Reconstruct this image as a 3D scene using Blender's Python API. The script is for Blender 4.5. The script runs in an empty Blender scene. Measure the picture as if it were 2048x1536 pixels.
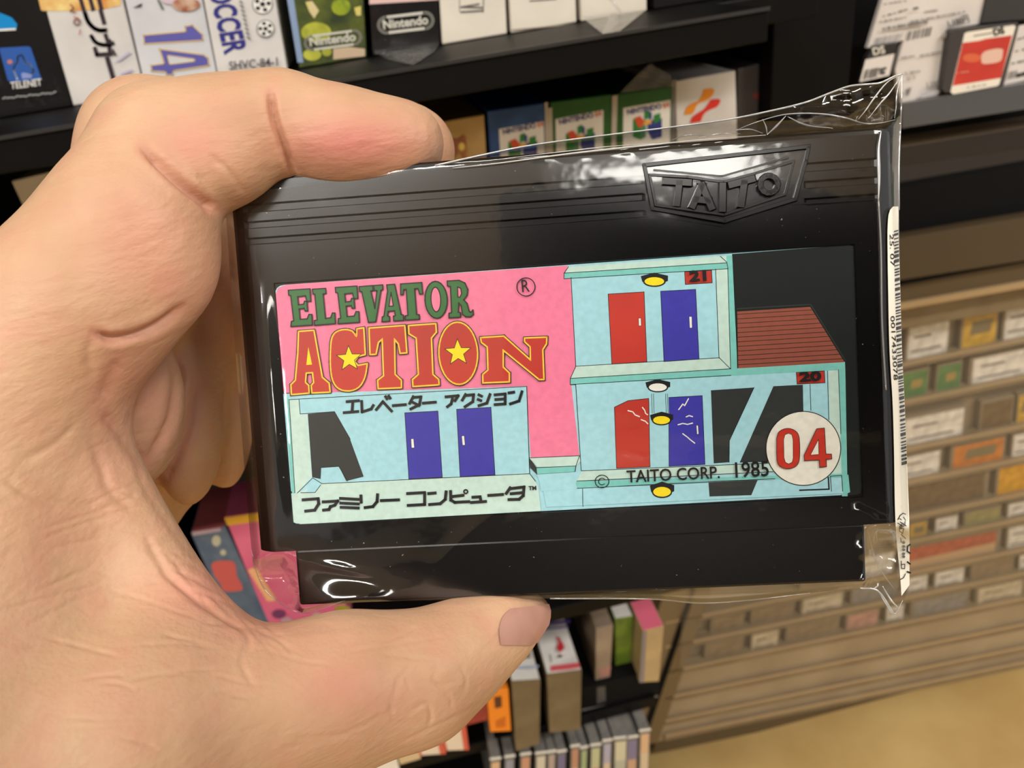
import bpy, bmesh, math, random
import numpy as np
from mathutils import Vector, Matrix
from mathutils.geometry import tessellate_polygon
from mathutils.bvhtree import BVHTree

random.seed(7)
rng = np.random.default_rng(5)
SC = bpy.context.scene
COL = SC.collection

# ------------------------------------------------------------------ camera
F, CX, CY = 1500.0, 1024.0, 768.0            # focal length in pixels of the 2048 x 1536 frame
CAMZ = 1.15
_h = np.array([1.0, -0.213, 0.10]); _h /= np.linalg.norm(_h)          # shelf direction seen by the camera
_d = np.array([410.0, 2632.0, 1500.0]); _d -= _h * (_d @ _h); _d /= np.linalg.norm(_d)
XW, ZW = _h, -_d
YW = np.cross(ZW, XW)
RWC = np.array([XW, YW, ZW])                 # camera-view vector (x right, y down, z forward) -> world
CPOS = np.array([0.0, 0.0, CAMZ])


def cw(c):                                   # camera-view point in millimetres -> world metres
    return CPOS + RWC @ (np.asarray(c, float) * 0.001)


def ray(u, v):
    return RWC @ np.array([(u - CX) / F, (v - CY) / F, 1.0])


def pl(u, v, D):                             # where the view through a pixel meets the upright plane y = D
    r = ray(u, v)
    return CPOS + r * (D / r[1])


def pz(u, v, z):                             # ... meets the level plane at height z
    r = ray(u, v)
    return CPOS + r * ((z - CAMZ) / r[2])


cam = bpy.data.cameras.new('camera')
cam.sensor_fit = 'HORIZONTAL'; cam.sensor_width = 36.0
cam.lens = F * 36.0 / 2048.0
cam.clip_start = 0.005; cam.clip_end = 50
cam.dof.use_dof = True
cam.dof.focus_distance = 0.122
cam.dof.aperture_fstop = 30.0
camo = bpy.data.objects.new('camera', cam); COL.objects.link(camo)
_m = RWC @ np.diag([1, -1, -1])
camo.matrix_world = Matrix([list(_m[i]) + [CPOS[i]] for i in range(3)] + [[0, 0, 0, 1]])
SC.camera = camo

# ------------------------------------------------------------------ world, lights, exposure
w = bpy.data.worlds.new('shop_air'); SC.world = w; w.use_nodes = True
w.node_tree.nodes['Background'].inputs[0].default_value = (1.0, 0.97, 0.93, 1)
w.node_tree.nodes['Background'].inputs[1].default_value = 0.36


def area(name, loc, sx, sy, power, col, target):
    l = bpy.data.lights.new(name, 'AREA'); l.shape = 'RECTANGLE'; l.size = sx; l.size_y = sy
    l.energy = power; l.color = col
    o = bpy.data.objects.new(name, l); COL.objects.link(o); o.location = loc
    o.rotation_euler = (Vector(target) - Vector(loc)).to_track_quat('-Z', 'Y').to_euler()
    return o


LAMPS = [(-0.95, -1.05, 2.52, 1.2, 0.18, 28), (0.10, -1.76, 2.52, 0.55, 0.36, 5.5), (-0.30, -0.10, 2.52, 1.2, 0.18, 6), (1.5, -0.85, 2.52, 1.2, 0.18, 34), (0.05, -3.3, 2.52, 1.2, 0.9, 40)]   # x, y, z, length, width, watts; last one added for the bag streak
for p in LAMPS:
    area('tube_light', (p[0], p[1], p[2] - 0.03), p[3], p[4], p[5], (1.0, 0.972, 0.92), (p[0], p[1], 0))
SC.view_settings.view_transform = 'Standard'
SC.view_settings.look = 'None'
SC.view_settings.gamma = 1.0
SC.view_settings.use_curve_mapping = False
SC.view_settings.exposure = 0.30
SC.cycles.max_bounces = 7; SC.cycles.diffuse_bounces = 3; SC.cycles.glossy_bounces = 3; SC.cycles.transparent_max_bounces = 16


# ------------------------------------------------------------------ helpers
def lin(c):
    return tuple(((x / 255) / 12.92 if x / 255 <= 0.04045 else ((x / 255 + 0.055) / 1.055) ** 2.4) for x in c) + (1.0,)


MATS = {}


def mat(name, rgb, rough=0.5, spec=0.5, var=0.0, scale=60.0, bump=0.0, metal=0.0, coat=0.0, rgb2=None, emis=0.0):
    if name in MATS: return MATS[name]
    m = bpy.data.materials.new(name); m.use_nodes = True
    nt = m.node_tree; b = nt.nodes['Principled BSDF']
    b.inputs['Base Color'].default_value = lin(rgb)
    b.inputs['Roughness'].default_value = rough
    b.inputs['Specular IOR Level'].default_value = spec
    b.inputs['Metallic'].default_value = metal
    b.inputs['Coat Weight'].default_value = coat
    b.inputs['Coat Roughness'].default_value = 0.06
    if var or rgb2 or bump:
        tc = nt.nodes.new('ShaderNodeTexCoord')
        nz = nt.nodes.new('ShaderNodeTexNoise'); nz.inputs['Scale'].default_value = scale
        nz.inputs['Detail'].default_value = 5
        nt.links.new(tc.outputs['Object'], nz.inputs['Vector'])
        if var or rgb2:
            mx = nt.nodes.new('ShaderNodeMix'); mx.data_type = 'RGBA'
            rp = nt.nodes.new('ShaderNodeMapRange')
            rp.inputs[1].default_value = 0.35; rp.inputs[2].default_value = 0.65
            nt.links.new(nz.outputs['Fac'], rp.inputs[0])
            nt.links.new(rp.outputs[0], mx.inputs[0])
            mx.inputs[6].default_value = lin(rgb)
            mx.inputs[7].default_value = lin(rgb2) if rgb2 else lin([max(0, min(255, x * (1 - var))) for x in rgb])
            nt.links.new(mx.outputs[2], b.inputs['Base Color'])
        if bump:
            bp = nt.nodes.new('ShaderNodeBump'); bp.inputs['Strength'].default_value = bump
            bp.inputs['Distance'].default_value = 0.001
            nt.links.new(nz.outputs['Fac'], bp.inputs['Height'])
            nt.links.new(bp.outputs[0], b.inputs['Normal'])
    MATS[name] = m
    return m


def film(name, rough=0.04, tint=(255, 255, 255), base=0.06, bump=0.0, scale=180.0, haze=0.0):
    """thin clear plastic: mostly lets light straight through, the rest is gloss by Fresnel."""
    if name in MATS: return MATS[name]
    m = bpy.data.materials.new(name); m.use_nodes = True
    nt = m.node_tree; nt.nodes.remove(nt.nodes['Principled BSDF'])
    out = nt.nodes['Material Output']
    tr = nt.nodes.new('ShaderNodeBsdfTransparent'); tr.inputs[0].default_value = lin(tint)
    gl = nt.nodes.new('ShaderNodeBsdfGlossy'); gl.inputs['Roughness'].default_value = rough
    ge = nt.nodes.new('ShaderNodeNewGeometry')
    dt = nt.nodes.new('ShaderNodeVectorMath'); dt.operation = 'DOT_PRODUCT'
    nt.links.new(ge.outputs['Normal'], dt.inputs[0]); nt.links.new(ge.outputs['Incoming'], dt.inputs[1])
    ab = nt.nodes.new('ShaderNodeMath'); ab.operation = 'ABSOLUTE'; nt.links.new(dt.outputs['Value'], ab.inputs[0])
    om = nt.nodes.new('ShaderNodeMath'); om.operation = 'SUBTRACT'; om.inputs[0].default_value = 1.0; om.use_clamp = True; nt.links.new(ab.outputs[0], om.inputs[1])
    pw = nt.nodes.new('ShaderNodeMath'); pw.operation = 'POWER'; pw.inputs[1].default_value = 4.0; nt.links.new(om.outputs[0], pw.inputs[0])
    ad = nt.nodes.new('ShaderNodeMath'); ad.operation = 'MULTIPLY_ADD'; ad.inputs[1].default_value = 0.9; ad.inputs[2].default_value = 0.04 + base; ad.use_clamp = True
    nt.links.new(pw.outputs[0], ad.inputs[0])
    mx = nt.nodes.new('ShaderNodeMixShader')
    nt.links.new(ad.outputs[0], mx.inputs[0]); nt.links.new(tr.outputs[0], mx.inputs[1]); nt.links.new(gl.outputs[0], mx.inputs[2])
    last = mx
    if haze:
        df = nt.nodes.new('ShaderNodeBsdfDiffuse'); df.inputs[0].default_value = (0.8, 0.8, 0.8, 1)
        m2 = nt.nodes.new('ShaderNodeMixShader'); m2.inputs[0].default_value = haze
        nt.links.new(mx.outputs[0], m2.inputs[1]); nt.links.new(df.outputs[0], m2.inputs[2]); last = m2
    if bump:
        tc = nt.nodes.new('ShaderNodeTexCoord'); nz = nt.nodes.new('ShaderNodeTexNoise')
        nz.inputs['Scale'].default_value = scale; nz.inputs['Detail'].default_value = 3
        nt.links.new(tc.outputs['Object'], nz.inputs['Vector'])
        bp = nt.nodes.new('ShaderNodeBump'); bp.inputs['Strength'].default_value = bump; bp.inputs['Distance'].default_value = 0.002
        nt.links.new(nz.outputs['Fac'], bp.inputs['Height'])
        nt.links.new(bp.outputs[0], gl.inputs['Normal']); nt.links.new(bp.outputs[0], dt.inputs[0])
    nt.links.new(last.outputs[0], out.inputs[0])
    MATS[name] = m
    return m


def link(name, verts, faces, mats, parent=None, mi=None, smooth=False, loc=None, matrix=None):
    me = bpy.data.meshes.new(name)
    me.from_pydata([tuple(map(float, v)) for v in verts], [], [tuple(map(int, f)) for f in faces])
    if not isinstance(mats, (list, tuple)): mats = [mats]
    for m in mats: me.materials.append(m)
    if mi is not None: me.polygons.foreach_set('material_index', np.asarray(mi, dtype=np.int32))
    if smooth: me.polygons.foreach_set('use_smooth', np.ones(len(me.polygons), dtype=bool))
    me.update()
    o = bpy.data.objects.new(name, me); COL.objects.link(o)
    if matrix is not None: o.matrix_world = matrix
    elif loc is not None: o.location = loc
    if parent is not None: o.parent = parent
    return o


def empty(name, loc=(0, 0, 0), matrix=None):
    o = bpy.data.objects.new(name, None); COL.objects.link(o)
    o.empty_display_size = 0.02
    if matrix is not None: o.matrix_world = matrix
    else: o.location = loc
    return o


def tag(o, label, cat, group=None):
    o['label'] = label; o['category'] = cat
    if group: o['group'] = group
    return o


def struct(o):
    o['kind'] = 'structure'; return o


def boxmesh(x0, x1, y0, y1, z0, z1):
    v = [(x0, y0, z0), (x1, y0, z0), (x1, y1, z0), (x0, y1, z0), (x0, y0, z1), (x1, y0, z1), (x1, y1, z1), (x0, y1, z1)]
    f = [(0, 3, 2, 1), (4, 5, 6, 7), (0, 1, 5, 4), (1, 2, 6, 5), (2, 3, 7, 6), (3, 0, 4, 7)]
    return v, f


def bevel_obj(o, width=0.0006, seg=2):
    bm = bmesh.new(); bm.from_mesh(o.data)
    bmesh.ops.bevel(bm, geom=list(bm.edges), offset=width, segments=seg, affect='EDGES', profile=0.5, clamp_overlap=True)
    bm.to_mesh(o.data); bm.free(); o.data.update()


_tc = {}


def text_mesh(s, bold=0.0):
    key = (s, bold)
    if key in _tc: return _tc[key]
    c = bpy.data.curves.new('t', 'FONT'); c.body = s; c.size = 1.0; c.fill_mode = 'FRONT'; c.offset = bold; c.resolution_u = 3
    o = bpy.data.objects.new('t', c); COL.objects.link(o)
    bpy.context.view_layer.update()
    me = bpy.data.meshes.new_from_object(o.evaluated_get(bpy.context.evaluated_depsgraph_get()))
    vs = np.array([tuple(v.co)[:2] for v in me.vertices]); fs = [tuple(p.vertices) for p in me.polygons]
    bpy.data.objects.remove(o); bpy.data.curves.remove(c); bpy.data.meshes.remove(me)
    _tc[key] = (vs, fs)
    return _tc[key]


class Print:
    """flat print: coloured shapes laid on a surface; mapper turns a photo pixel and a height into a local point."""
    def __init__(self, mapper, step=0.000015, base=0.00002):
        self.m = mapper; self.v = []; self.f = []; self.mi = []; self.mats = []; self.step = step; self.base = base; self.lay = 0

    def _mat(self, m):
        if m not in self.mats: self.mats.append(m)
        return self.mats.index(m)

    def _add(self, pts, faces, m, lay=None):
        if lay is None: self.lay += 1; lay = self.lay
        n = len(self.v); h = self.base + self.step * lay
        self.v += [self.m(p[0], p[1], h) for p in pts]
        k = self._mat(m)
        for f in faces: self.f.append(tuple(i + n for i in f)); self.mi.append(k)

    def fill(self, poly, m, lay=None):
        pts = [tuple(p) for p in poly]
        tris = tessellate_polygon([[Vector((p[0], -p[1], 0)) for p in pts]])
        out = []
        for t in tris:
            a, b, c = (pts[i] for i in t)
            s = (b[0] - a[0]) * (c[1] - a[1]) - (b[1] - a[1]) * (c[0] - a[0])
            out.append(tuple(t) if s < 0 else tuple(reversed(t)))
        self._add(pts, out, m, lay)

    def stroke(self, poly, wd, m, closed=False, lay=None):
        P = [np.array(p, float) for p in poly]
        if closed: P = P + [P[0]]
        pts, fs = [], []
        for a, b in zip(P[:-1], P[1:]):
            d = b - a; L = np.linalg.norm(d)
            if L < 1e-6: continue
            d /= L; n = np.array([d[1], -d[0]]) * wd / 2; e = d * wd * 0.42
            k = len(pts); pts += [a - e + n, a - e - n, b + e - n, b + e + n]; fs.append((k, k + 1, k + 2, k + 3))
        self._add(pts, fs, m, lay)

    def ell(self, c, rx, ry, m, n=32, rot=0.0, lay=None):
        self.fill(ell(c, rx, ry, n, rot), m, lay)

    def text(self, s, o, ex, m, hr=1.0, bold=0.0, up=None, lay=None):
        """o = pixel of the baseline start, ex = pixel vector spanning the whole text, hr = height scale"""
        vs, fs = text_mesh(s, bold)
        W = vs[:, 0].max() - vs[:, 0].min(); x0 = vs[:, 0].min()
        ex = np.array(ex, float); e1 = ex / W
        if up is None: e2 = np.array([e1[1], -e1[0]]) * hr
        else: e2 = np.array(up, float)
        self._add([np.array(o) + (v[0] - x0) * e1 + v[1] * e2 for v in vs], fs, m, lay)

    def build(self, name, parent):
        if not self.v: return None
        o = link(name, self.v, self.f, self.mats, parent, self.mi)
        return o


def ell(c, rx, ry, n=32, rot=0.0):
    cr, sr = math.cos(rot), math.sin(rot)
    return [(c[0] + rx * math.cos(t) * cr - ry * math.sin(t) * sr, c[1] + rx * math.cos(t) * sr + ry * math.sin(t) * cr)
            for t in [2 * math.pi * i / n for i in range(n)]]


def star(c, R, r, rot=-math.pi / 2):
    return [(c[0] + (R if i % 2 == 0 else r) * math.cos(rot + i * math.pi / 5), c[1] + (R if i % 2 == 0 else r) * math.sin(rot + i * math.pi / 5)) for i in range(10)]


def crop(x0, y0, k):
    return lambda pts: [(x0 + x / k, y0 + y / k) for x, y in pts]


def spline(pts, n=6):
    """Catmull-Rom through points"""
    P = [np.array(p, float) for p in pts]; P = [2 * P[0] - P[1]] + P + [2 * P[-1] - P[-2]]
    out = []
    for i in range(1, len(P) - 2):
        for t in np.linspace(0, 1, n, endpoint=False):
            a, b, c, d = P[i - 1], P[i], P[i + 1], P[i + 2]
            out.append(0.5 * ((2 * b) + (-a + c) * t + (2 * a - 5 * b + 4 * c - d) * t * t + (-a + 3 * b - 3 * c + d) * t ** 3))
    out.append(P[-2]); return out


def tube(pts, r, n=6, taper=False):
    P = [np.array(p, float) for p in pts]; V, Fc = [], []
    up = np.array([0.31, 0.17, 0.93])
    for i, p in enumerate(P):
        d = P[min(i + 1, len(P) - 1)] - P[max(i - 1, 0)]; d /= (np.linalg.norm(d) + 1e-12)
        a = np.cross(d, up); a /= (np.linalg.norm(a) + 1e-12); b = np.cross(d, a)
        rr = r * (1 - 0.7 * abs(2 * i / (len(P) - 1) - 1)) if taper else r
        V += [p + rr * (math.cos(2 * math.pi * k / n) * a + math.sin(2 * math.pi * k / n) * b) for k in range(n)]
    for i in range(len(P) - 1):
        for k in range(n):
            Fc.append((i * n + k, i * n + (k + 1) % n, (i + 1) * n + (k + 1) % n, (i + 1) * n + k))
    Fc.append(tuple(range(n - 1, -1, -1))); Fc.append(tuple((len(P) - 1) * n + k for k in range(n)))
    return V, Fc


# ------------------------------------------------------------------ cartridge pose (fitted to the photograph)
RC = np.array([[0.99660861, 0.06179206, 0.05434169], [-0.05822516, 0.99618913, -0.06493878], [-0.0581473, 0.0615545, 0.99640852]])
TC = np.array([8.34076352, -5.28611118, 123.13307406])
_cm = RWC @ RC @ np.diag([1, -1, -1])
_co = cw(TC)
CART_M = Matrix([list(_cm[i]) + [_co[i]] for i in range(3)] + [[0, 0, 0, 1]])


def cl(u, v, h=0.0):
    """pixel -> cartridge-local metres (x right, y up, z out of the face) at height h metres over the face"""
    d = np.array([(u - CX) / F, (v - CY) / F, 1.0]); n = RC[:, 2]
    t = (n @ TC - h * 1000.0) / (n @ d)
    X = RC.T @ (d * t - TC)
    return (X[0] * 0.001, -X[1] * 0.001, h)

# ================================================================== the setting
M_floor = mat('floor_wood', (196, 166, 108), 0.55, 0.4, rgb2=(180, 148, 92), scale=7.0, bump=0.05)
M_wall = mat('wall_paint', (70, 62, 54), 0.8)
M_ceil = mat('ceiling_tile', (228, 222, 212), 0.9)
M_black = mat('black_laminate', (7, 6, 6), 0.5, 0.14, rgb2=(10, 9, 8), scale=30)
M_blackedge = mat('black_edge_strip', (46, 44, 44), 0.35, 0.5)
M_dark = mat('dark_board', (7, 7, 7), 0.8, 0.2)
M_brown = mat('bronze_frame', (142, 124, 96), 0.45, 0.5, rgb2=(126, 108, 82), scale=20)
M_brownd = mat('bronze_dark', (92, 76, 52), 0.5, 0.5)
M_tan = mat('tan_panel', (172, 152, 122), 0.30, 0.6, rgb2=(154, 134, 106), scale=9)

v, f = boxmesh(-3.2, 3.2, -6.0, 1.6, -0.08, -0.058)
struct(link('floor', v, f, M_floor))
v, f = boxmesh(-3.2, 3.2, 1.6, 1.64, -0.058, 2.6)
struct(link('wall_back', v, f, M_wall))
v, f = boxmesh(-3.2, 3.2, -6.0, 1.64, 2.6, 2.63)
struct(link('ceiling', v, f, M_ceil))
v, f = boxmesh(-3.2, 3.2, -6.0, -5.95, -0.058, 2.6)
struct(link('wall_front', v, f, mat('wall_front_paint', (62, 56, 50), 0.8)))
M_tube = bpy.data.materials.new('lamp_tube'); M_tube.use_nodes = True
_b = M_tube.node_tree.nodes['Principled BSDF']
_b.inputs['Emission Color'].default_value = (1.0, 0.93, 0.82, 1); _b.inputs['Emission Strength'].default_value = 4.0
M_fix = mat('lamp_housing', (235, 232, 225), 0.5)
_where = ['behind the left end of the rack', 'mirrored above the raised emblem', 'straight above the hand', 'above the drawer cabinet', 'added farthest back, unseen, for a streak on the bag']
for i, p in enumerate(LAMPS):
    e = tag(empty('ceiling_lamp', p[:3]), 'white ceiling tube lamp ' + _where[i], 'lamp', 'ceiling lamps')
    hl, hw = p[3] / 2 + 0.02, p[4] / 2 + 0.01
    vv, ff = boxmesh(-hl, hl, -hw, hw, 0.0, 0.08)
    link('housing', vv, ff, M_fix, e)
    for s in (-0.045, 0.045):
        vv, ff = tube([(-p[3] / 2, s, -0.012), (p[3] / 2, s, -0.012)], 0.013, 10)
        link('lamp_tube', vv, ff, M_tube, e, smooth=True)


def local(o, p):
    return tuple(np.array(p) - np.array(o))


class Slab:
    """a thing whose front outline is given by photo pixels on the upright plane y = D and which has real depth"""
    def __init__(self, name, quad, D, depth, m, label=None, cat=None, group=None, bev=0.0006, part='carton', parent=None, m_top=None, zbot=None):
        P = [pl(u, v, D) for u, v in quad]
        if zbot is not None:
            for p in P[-2:]: p[2] = zbot
        self.D = D
        base = np.mean(P, axis=0); base[2] = min(p[2] for p in P)
        if parent is None:
            self.e = empty(name, tuple(base)); tag(self.e, label, cat, group); self.o = base
        else:
            self.e = parent.e; self.o = parent.o
        n = len(P)
        V = [local(self.o, p) for p in P] + [local(self.o, p + np.array([0, depth, 0])) for p in P]
        # quad is clockwise in the photo (top-left first) -> front face towards the viewer
        Fc = [tuple(range(n - 1, -1, -1)), tuple(range(n, 2 * n))]
        for i in range(n): Fc.append((i, (i + 1) % n, n + (i + 1) % n, n + i))
        mi = [0] * len(Fc)
        ms = [m]
        if m_top is not None: ms.append(m_top); mi[2] = 1
        self.body = link(part, V, Fc, ms, self.e, mi)
        bm = bmesh.new(); bm.from_mesh(self.body.data)
        bmesh.ops.recalc_face_normals(bm, faces=bm.faces)
        if bev: bmesh.ops.bevel(bm, geom=list(bm.edges), offset=bev, segments=2, affect='EDGES', profile=0.5, clamp_overlap=True)
        bm.to_mesh(self.body.data); bm.free()

    def pr(self, off=0.0):
        def mp(u, v, h):
            p = pl(u, v, self.D - 0.0001 - h - off)
            return local(self.o, p)
        return Print(mp, step=0.00004, base=0.0)

    def top(self, z):
        def mp(u, v, h):
            p = pz(u, v, z + 0.0002 + h)
            return local(self.o, p)
        return Print(mp, step=0.00004, base=0.0)

    def wrap(self, quad, depth=0.004, name='plastic_wrap', m=None):
        P = [pl(u, v, self.D - depth) for u, v in quad]
        P = [pz(q[0], q[1], 1.1207) if 1.10 < p_[2] < 1.1207 else p_ for p_, q in zip(P, quad)]   # flaps lie on the board
        link(name, [local(self.o, p) for p in P], [tuple(range(len(P) - 1, -1, -1))], m or film('wrap_film', 0.12, base=0.0, bump=0.5, scale=90), self.e)


W_ = mat('print_white', (236, 232, 224), 0.4)
K_ = mat('print_black', (24, 22, 22), 0.4)
CREAM = mat('carton_cream', (226, 216, 200), 0.45, 0.4, var=0.06, scale=40)
WHITE = mat('carton_white', (222, 216, 210), 0.4, 0.4, var=0.08, scale=35)
WHITE2 = mat('carton_white_cool', (216, 214, 216), 0.4, 0.4, var=0.08, scale=30)
BLACKC = mat('carton_black', (20, 18, 18), 0.3, 0.35, rgb2=(30, 27, 27), scale=18)
ARTG = mat('art_leaf_green', (44, 58, 34), 0.35, 0.5, rgb2=(96, 104, 40), scale=85)

# ------------------------------------------------------------------ display rack (left)
rack = tag(empty('display_rack', (0.0, 0.46, 0.0)), 'black open display rack holding rows of boxed games', 'shelf rack')


def rpart(name, x0, x1, y0, y1, z0, z1, m, bev=0.0008):
    vv, ff = boxmesh(x0, x1, y0 - 0.46, y1 - 0.46, z0, z1)
    o = link(name, vv, ff, m, rack)
    if bev: bevel_obj(o, bev)
    return o


RX0, RX1 = -0.62, 0.155
rpart('shelf_board', RX0, RX1, 0.300, 0.62, 1.1075, 1.1200, M_black)
rpart('shelf_board', 0.1555, 0.205, 0.350, 0.62, 1.1075, 1.1200, M_black)  # added board piece that shades the top of the ribbon box
rpart('edge_strip', RX0, RX1, 0.2990, 0.300, 1.1188, 1.1202, M_blackedge, 0)
rpart('shelf_board', RX0, 0.300, 0.300, 0.62, 1.375, 1.387, M_black)
rpart('shelf_board', RX0, 0.235, 0.345, 0.62, 0.930, 0.944, M_black)
rpart('shelf_board', RX0, 0.150, 0.372, 0.62, 0.745, 0.757, M_black)
rpart('shelf_board', RX0, 0.130, 0.420, 0.62, 0.560, 0.572, M_black)
rpart('shelf_board', RX0, 0.130, 0.400, 0.62, 0.400, 0.414, M_black)
rpart('back_panel', RX0, 0.300, 0.62, 0.632, 0.757, 1.45, M_dark)
rpart('back_panel', RX0, 0.130, 0.62, 0.632, -0.058, 0.745, M_dark)
rpart('side_panel', RX0 - 0.02, RX0, 0.30, 0.62, -0.058, 1.45, M_black)
# right upright posts, set back behind the board end
rpart('upright_post', 0.207, 0.252, 0.395, 0.62, 0.757, 1.45, M_black)


# ------------------------------------------------------------------ row 1: boxes standing on the upper board
def row1(name, label, bl, br, tl, tr, m, D=0.366, depth=0.106):
    """bl/br bottom corners; tl/tr where the side edges cross the top of the photo (v = 0)"""
    def up(b, t):
        s = (t[0] - b[0]) / (t[1] - b[1])
        return (b[0] + s * (-430 - b[1]), -430)
    return Slab('game_box', [up(bl, tl), up(br, tr), br, bl], D, depth, m, label, 'game box', 'boxes on the upper board', zbot=1.1203)


A = crop(0, 0, 3.4133)
a6 = crop(0, 0, 6.8267)
# black box with the blue square mark
b = row1('x', 'black game box with a blue square emblem and TELENET lettering', (-40, 232), (142, 206), (-95, 0), (84, 0), BLACKC)
p = b.pr()
p.fill(a6([(-300, 120), (0, 175), (160, 240), (235, 330), (225, 385), (-300, 420)]), mat('ink_sky', (24, 138, 205), 0.3))
p.stroke(a6([(-300, 428), (205, 398)]), 4, W_)
p.fill(a6([(-15, 655), (390, 632), (420, 650), (565, 1080), (545, 1100), (130, 1112), (105, 1095)]), mat('ink_emblem_blue', (50, 92, 168), 0.3))
p.stroke(a6(spline([(235, 1080), (190, 960), (195, 900), (240, 850), (235, 800), (250, 770), (290, 755), (320, 780), (330, 840), (400, 880), (450, 950), (450, 995), (380, 1015)], 4)), 3.2, mat('ink_pale_blue', (196, 206, 228), 0.4))
p.fill(a6([(290, 1000), (330, 990), (440, 1020), (430, 1065), (300, 1075)]), mat('ink_soft_blue', (140, 155, 205), 0.4))
p.ell(a6([(135, 845)])[0], 5.5, 4.5, mat('ink_salmon', (190, 120, 110), 0.4))
p.text('TELENET', a6([(150, 1215)])[0], (62, -7.5), W_, hr=1.25, bold=0.02)
for k in range(13):
    x = 40 + k * 57; y = 1345 - k * 6.5
    p.stroke(a6([(x, y), (x + 34, y - 6 + 10 * (k % 3 - 1))]), 3.4, mat('ink_grey_print', (150, 148, 146), 0.5))
p.build('spine_print', b.e)
b.wrap([(-40, 150), (124, 140), (141, 203), (-40, 229)])
# white box with black katakana
b = row1('x', 'white game box with orange top art and black vertical katakana', (143, 203), (283, 168), (85, 0), (243, 0), WHITE)
p = b.pr()
ORA = mat('art_orange', (214, 142, 70), 0.4, rgb2=(240, 214, 140), scale=120)
p.fill(a6([(520, -30), (1640, -40), (1650, 70), (1400, 130), (1000, 150), (600, 150), (560, 140)]), ORA)
INK = mat('ink_plum_black', (52, 38, 46), 0.4)
RED2 = mat('ink_rust', (178, 104, 84), 0.5)
for s in ([(1085, -60), (1140, 125)], [(1220, -60), (1270, 125)], [(1340, -60), (1380, 112)], [(1375, 150), (1420, 310)]):
    p.stroke(a6(s), 8.2, INK)
p.stroke(a6(spline([(1155, 170), (1200, 290), (1270, 370), (1350, 410), (1440, 410)], 5)), 8.0, INK)
p.stroke(a6(spline([(1245, 490), (1300, 570), (1380, 605), (1460, 610), (1540, 590)], 4)), 7.2, INK)
p.stroke(a6([(1440, 480), (1490, 620), (1500, 735)]), 7.6, INK)
p.stroke(a6([(1295, 660), (1320, 745), (1520, 735)]), 7.6, INK)
p.stroke(a6([(1540, 680), (1575, 750)]), 3.6, INK); p.stroke(a6([(1500, 545), (1535, 600)]), 4, INK)
p.stroke(a6([(1465, 800), (1545, 1070)]), 8.6, INK)
p.stroke(a6(spline([(960, 60), (1000, 110), (960, 150), (1030, 170)], 3)), 2.4, RED2)
p.stroke(a6(ell((1050, 300), 42, 40, 10)), 2.6, RED2, True); p.stroke(a6([(1010, 230), (1070, 250)]), 2.6, RED2)
p.stroke(a6([(1095, 410), (1085, 465)]), 2.4, RED2)
LIL = mat('ink_lilac', (188, 178, 204), 0.5)
p.fill(a6([(1560, 850), (1760, 700), (1790, 720), (1640, 830)]), LIL); p.fill(a6([(1640, 1000), (1800, 940), (1810, 970), (1660, 1030)]), LIL)
p.build('spine_print', b.e)
# 14 box
b = row1('x', 'white game box with a large blue number 14', (286, 168), (432, 150), (248, 0), (403, 0), WHITE2)
p = b.pr()
GOLD = mat('ink_gold_edge', (226, 190, 110), 0.4); VIO = mat('ink_violet_blue', (96, 92, 166), 0.4)
one = A([(978, 240), (1270, 214), (1262, 180), (1312, 170), (1382, 236), (1386, 276), (985, 300)])
four = A([(1088, 334), (1390, 374), (1420, 396), (1428, 448), (1182, 484), (1180, 512), (1138, 512), (1132, 490), (1036, 486), (1030, 446), (1122, 434)])
for g in (one, four):
    p.fill(g, VIO); p.stroke(g, 2.2, GOLD, True)
hole = A([(1142, 378), (1330, 404), (1330, 418), (1158, 440)])
p.fill(hole, WHITE2); p.stroke(hole, 1.6, GOLD, True)
p.fill(A([(905, 55), (970, 20), (965, 45)]), INK)
p.ell(A([(1180, 0)])[0], 24, 9, mat('ink_pinkish', (206, 186, 196), 0.5)); p.ell(A([(1270, 30)])[0], 28, 14, mat('art_auburn', (158, 84, 52), 0.5, rgb2=(214, 186, 160), scale=160))
p.stroke(A([(1080, 0), (1110, 60)]), 3.5, mat('ink_moss', (80, 92, 70), 0.5))
p.build('spine_print', b.e)
# SOCCER box
b = row1('x', 'white game box with navy SOCCER lettering and football drawings', (434, 150), (574, 136), (406, 0), (551, 0), WHITE)
p = b.pr()
NAVY = mat('ink_navy', (50, 48, 128), 0.4)
p.text('SOCCER', (413, -38), (38, 148), NAVY, bold=0.035, up=(62, -10))
for c, r in (((525, 8), 20), ((531, 57), 17)):
    p.ell(c, r, r, W_); p.stroke(ell(c, r, r, 18), 1.6, mat('ink_grey_line', (110, 108, 104), 0.5), True)
    for k in range(5):
        t = 1.25 * k + r; p.ell((c[0] + r * 0.62 * math.cos(t), c[1] + r * 0.62 * math.sin(t)), r * 0.24, r * 0.2, K_, 6)
    p.ell(c, r * 0.28, r * 0.25, K_, 5)
for k in range(9): p.stroke([(480 + k * 1.9, 2 + k * 9), (484 + k * 1.9, 6 + k * 9)], 3.2, mat('ink_mid_grey', (92, 90, 88), 0.5))
p.text('SHVC-84-1', (459, 140), (97, -9), INK, hr=1.1, bold=0.012)
p.build('spine_print', b.e)
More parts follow.
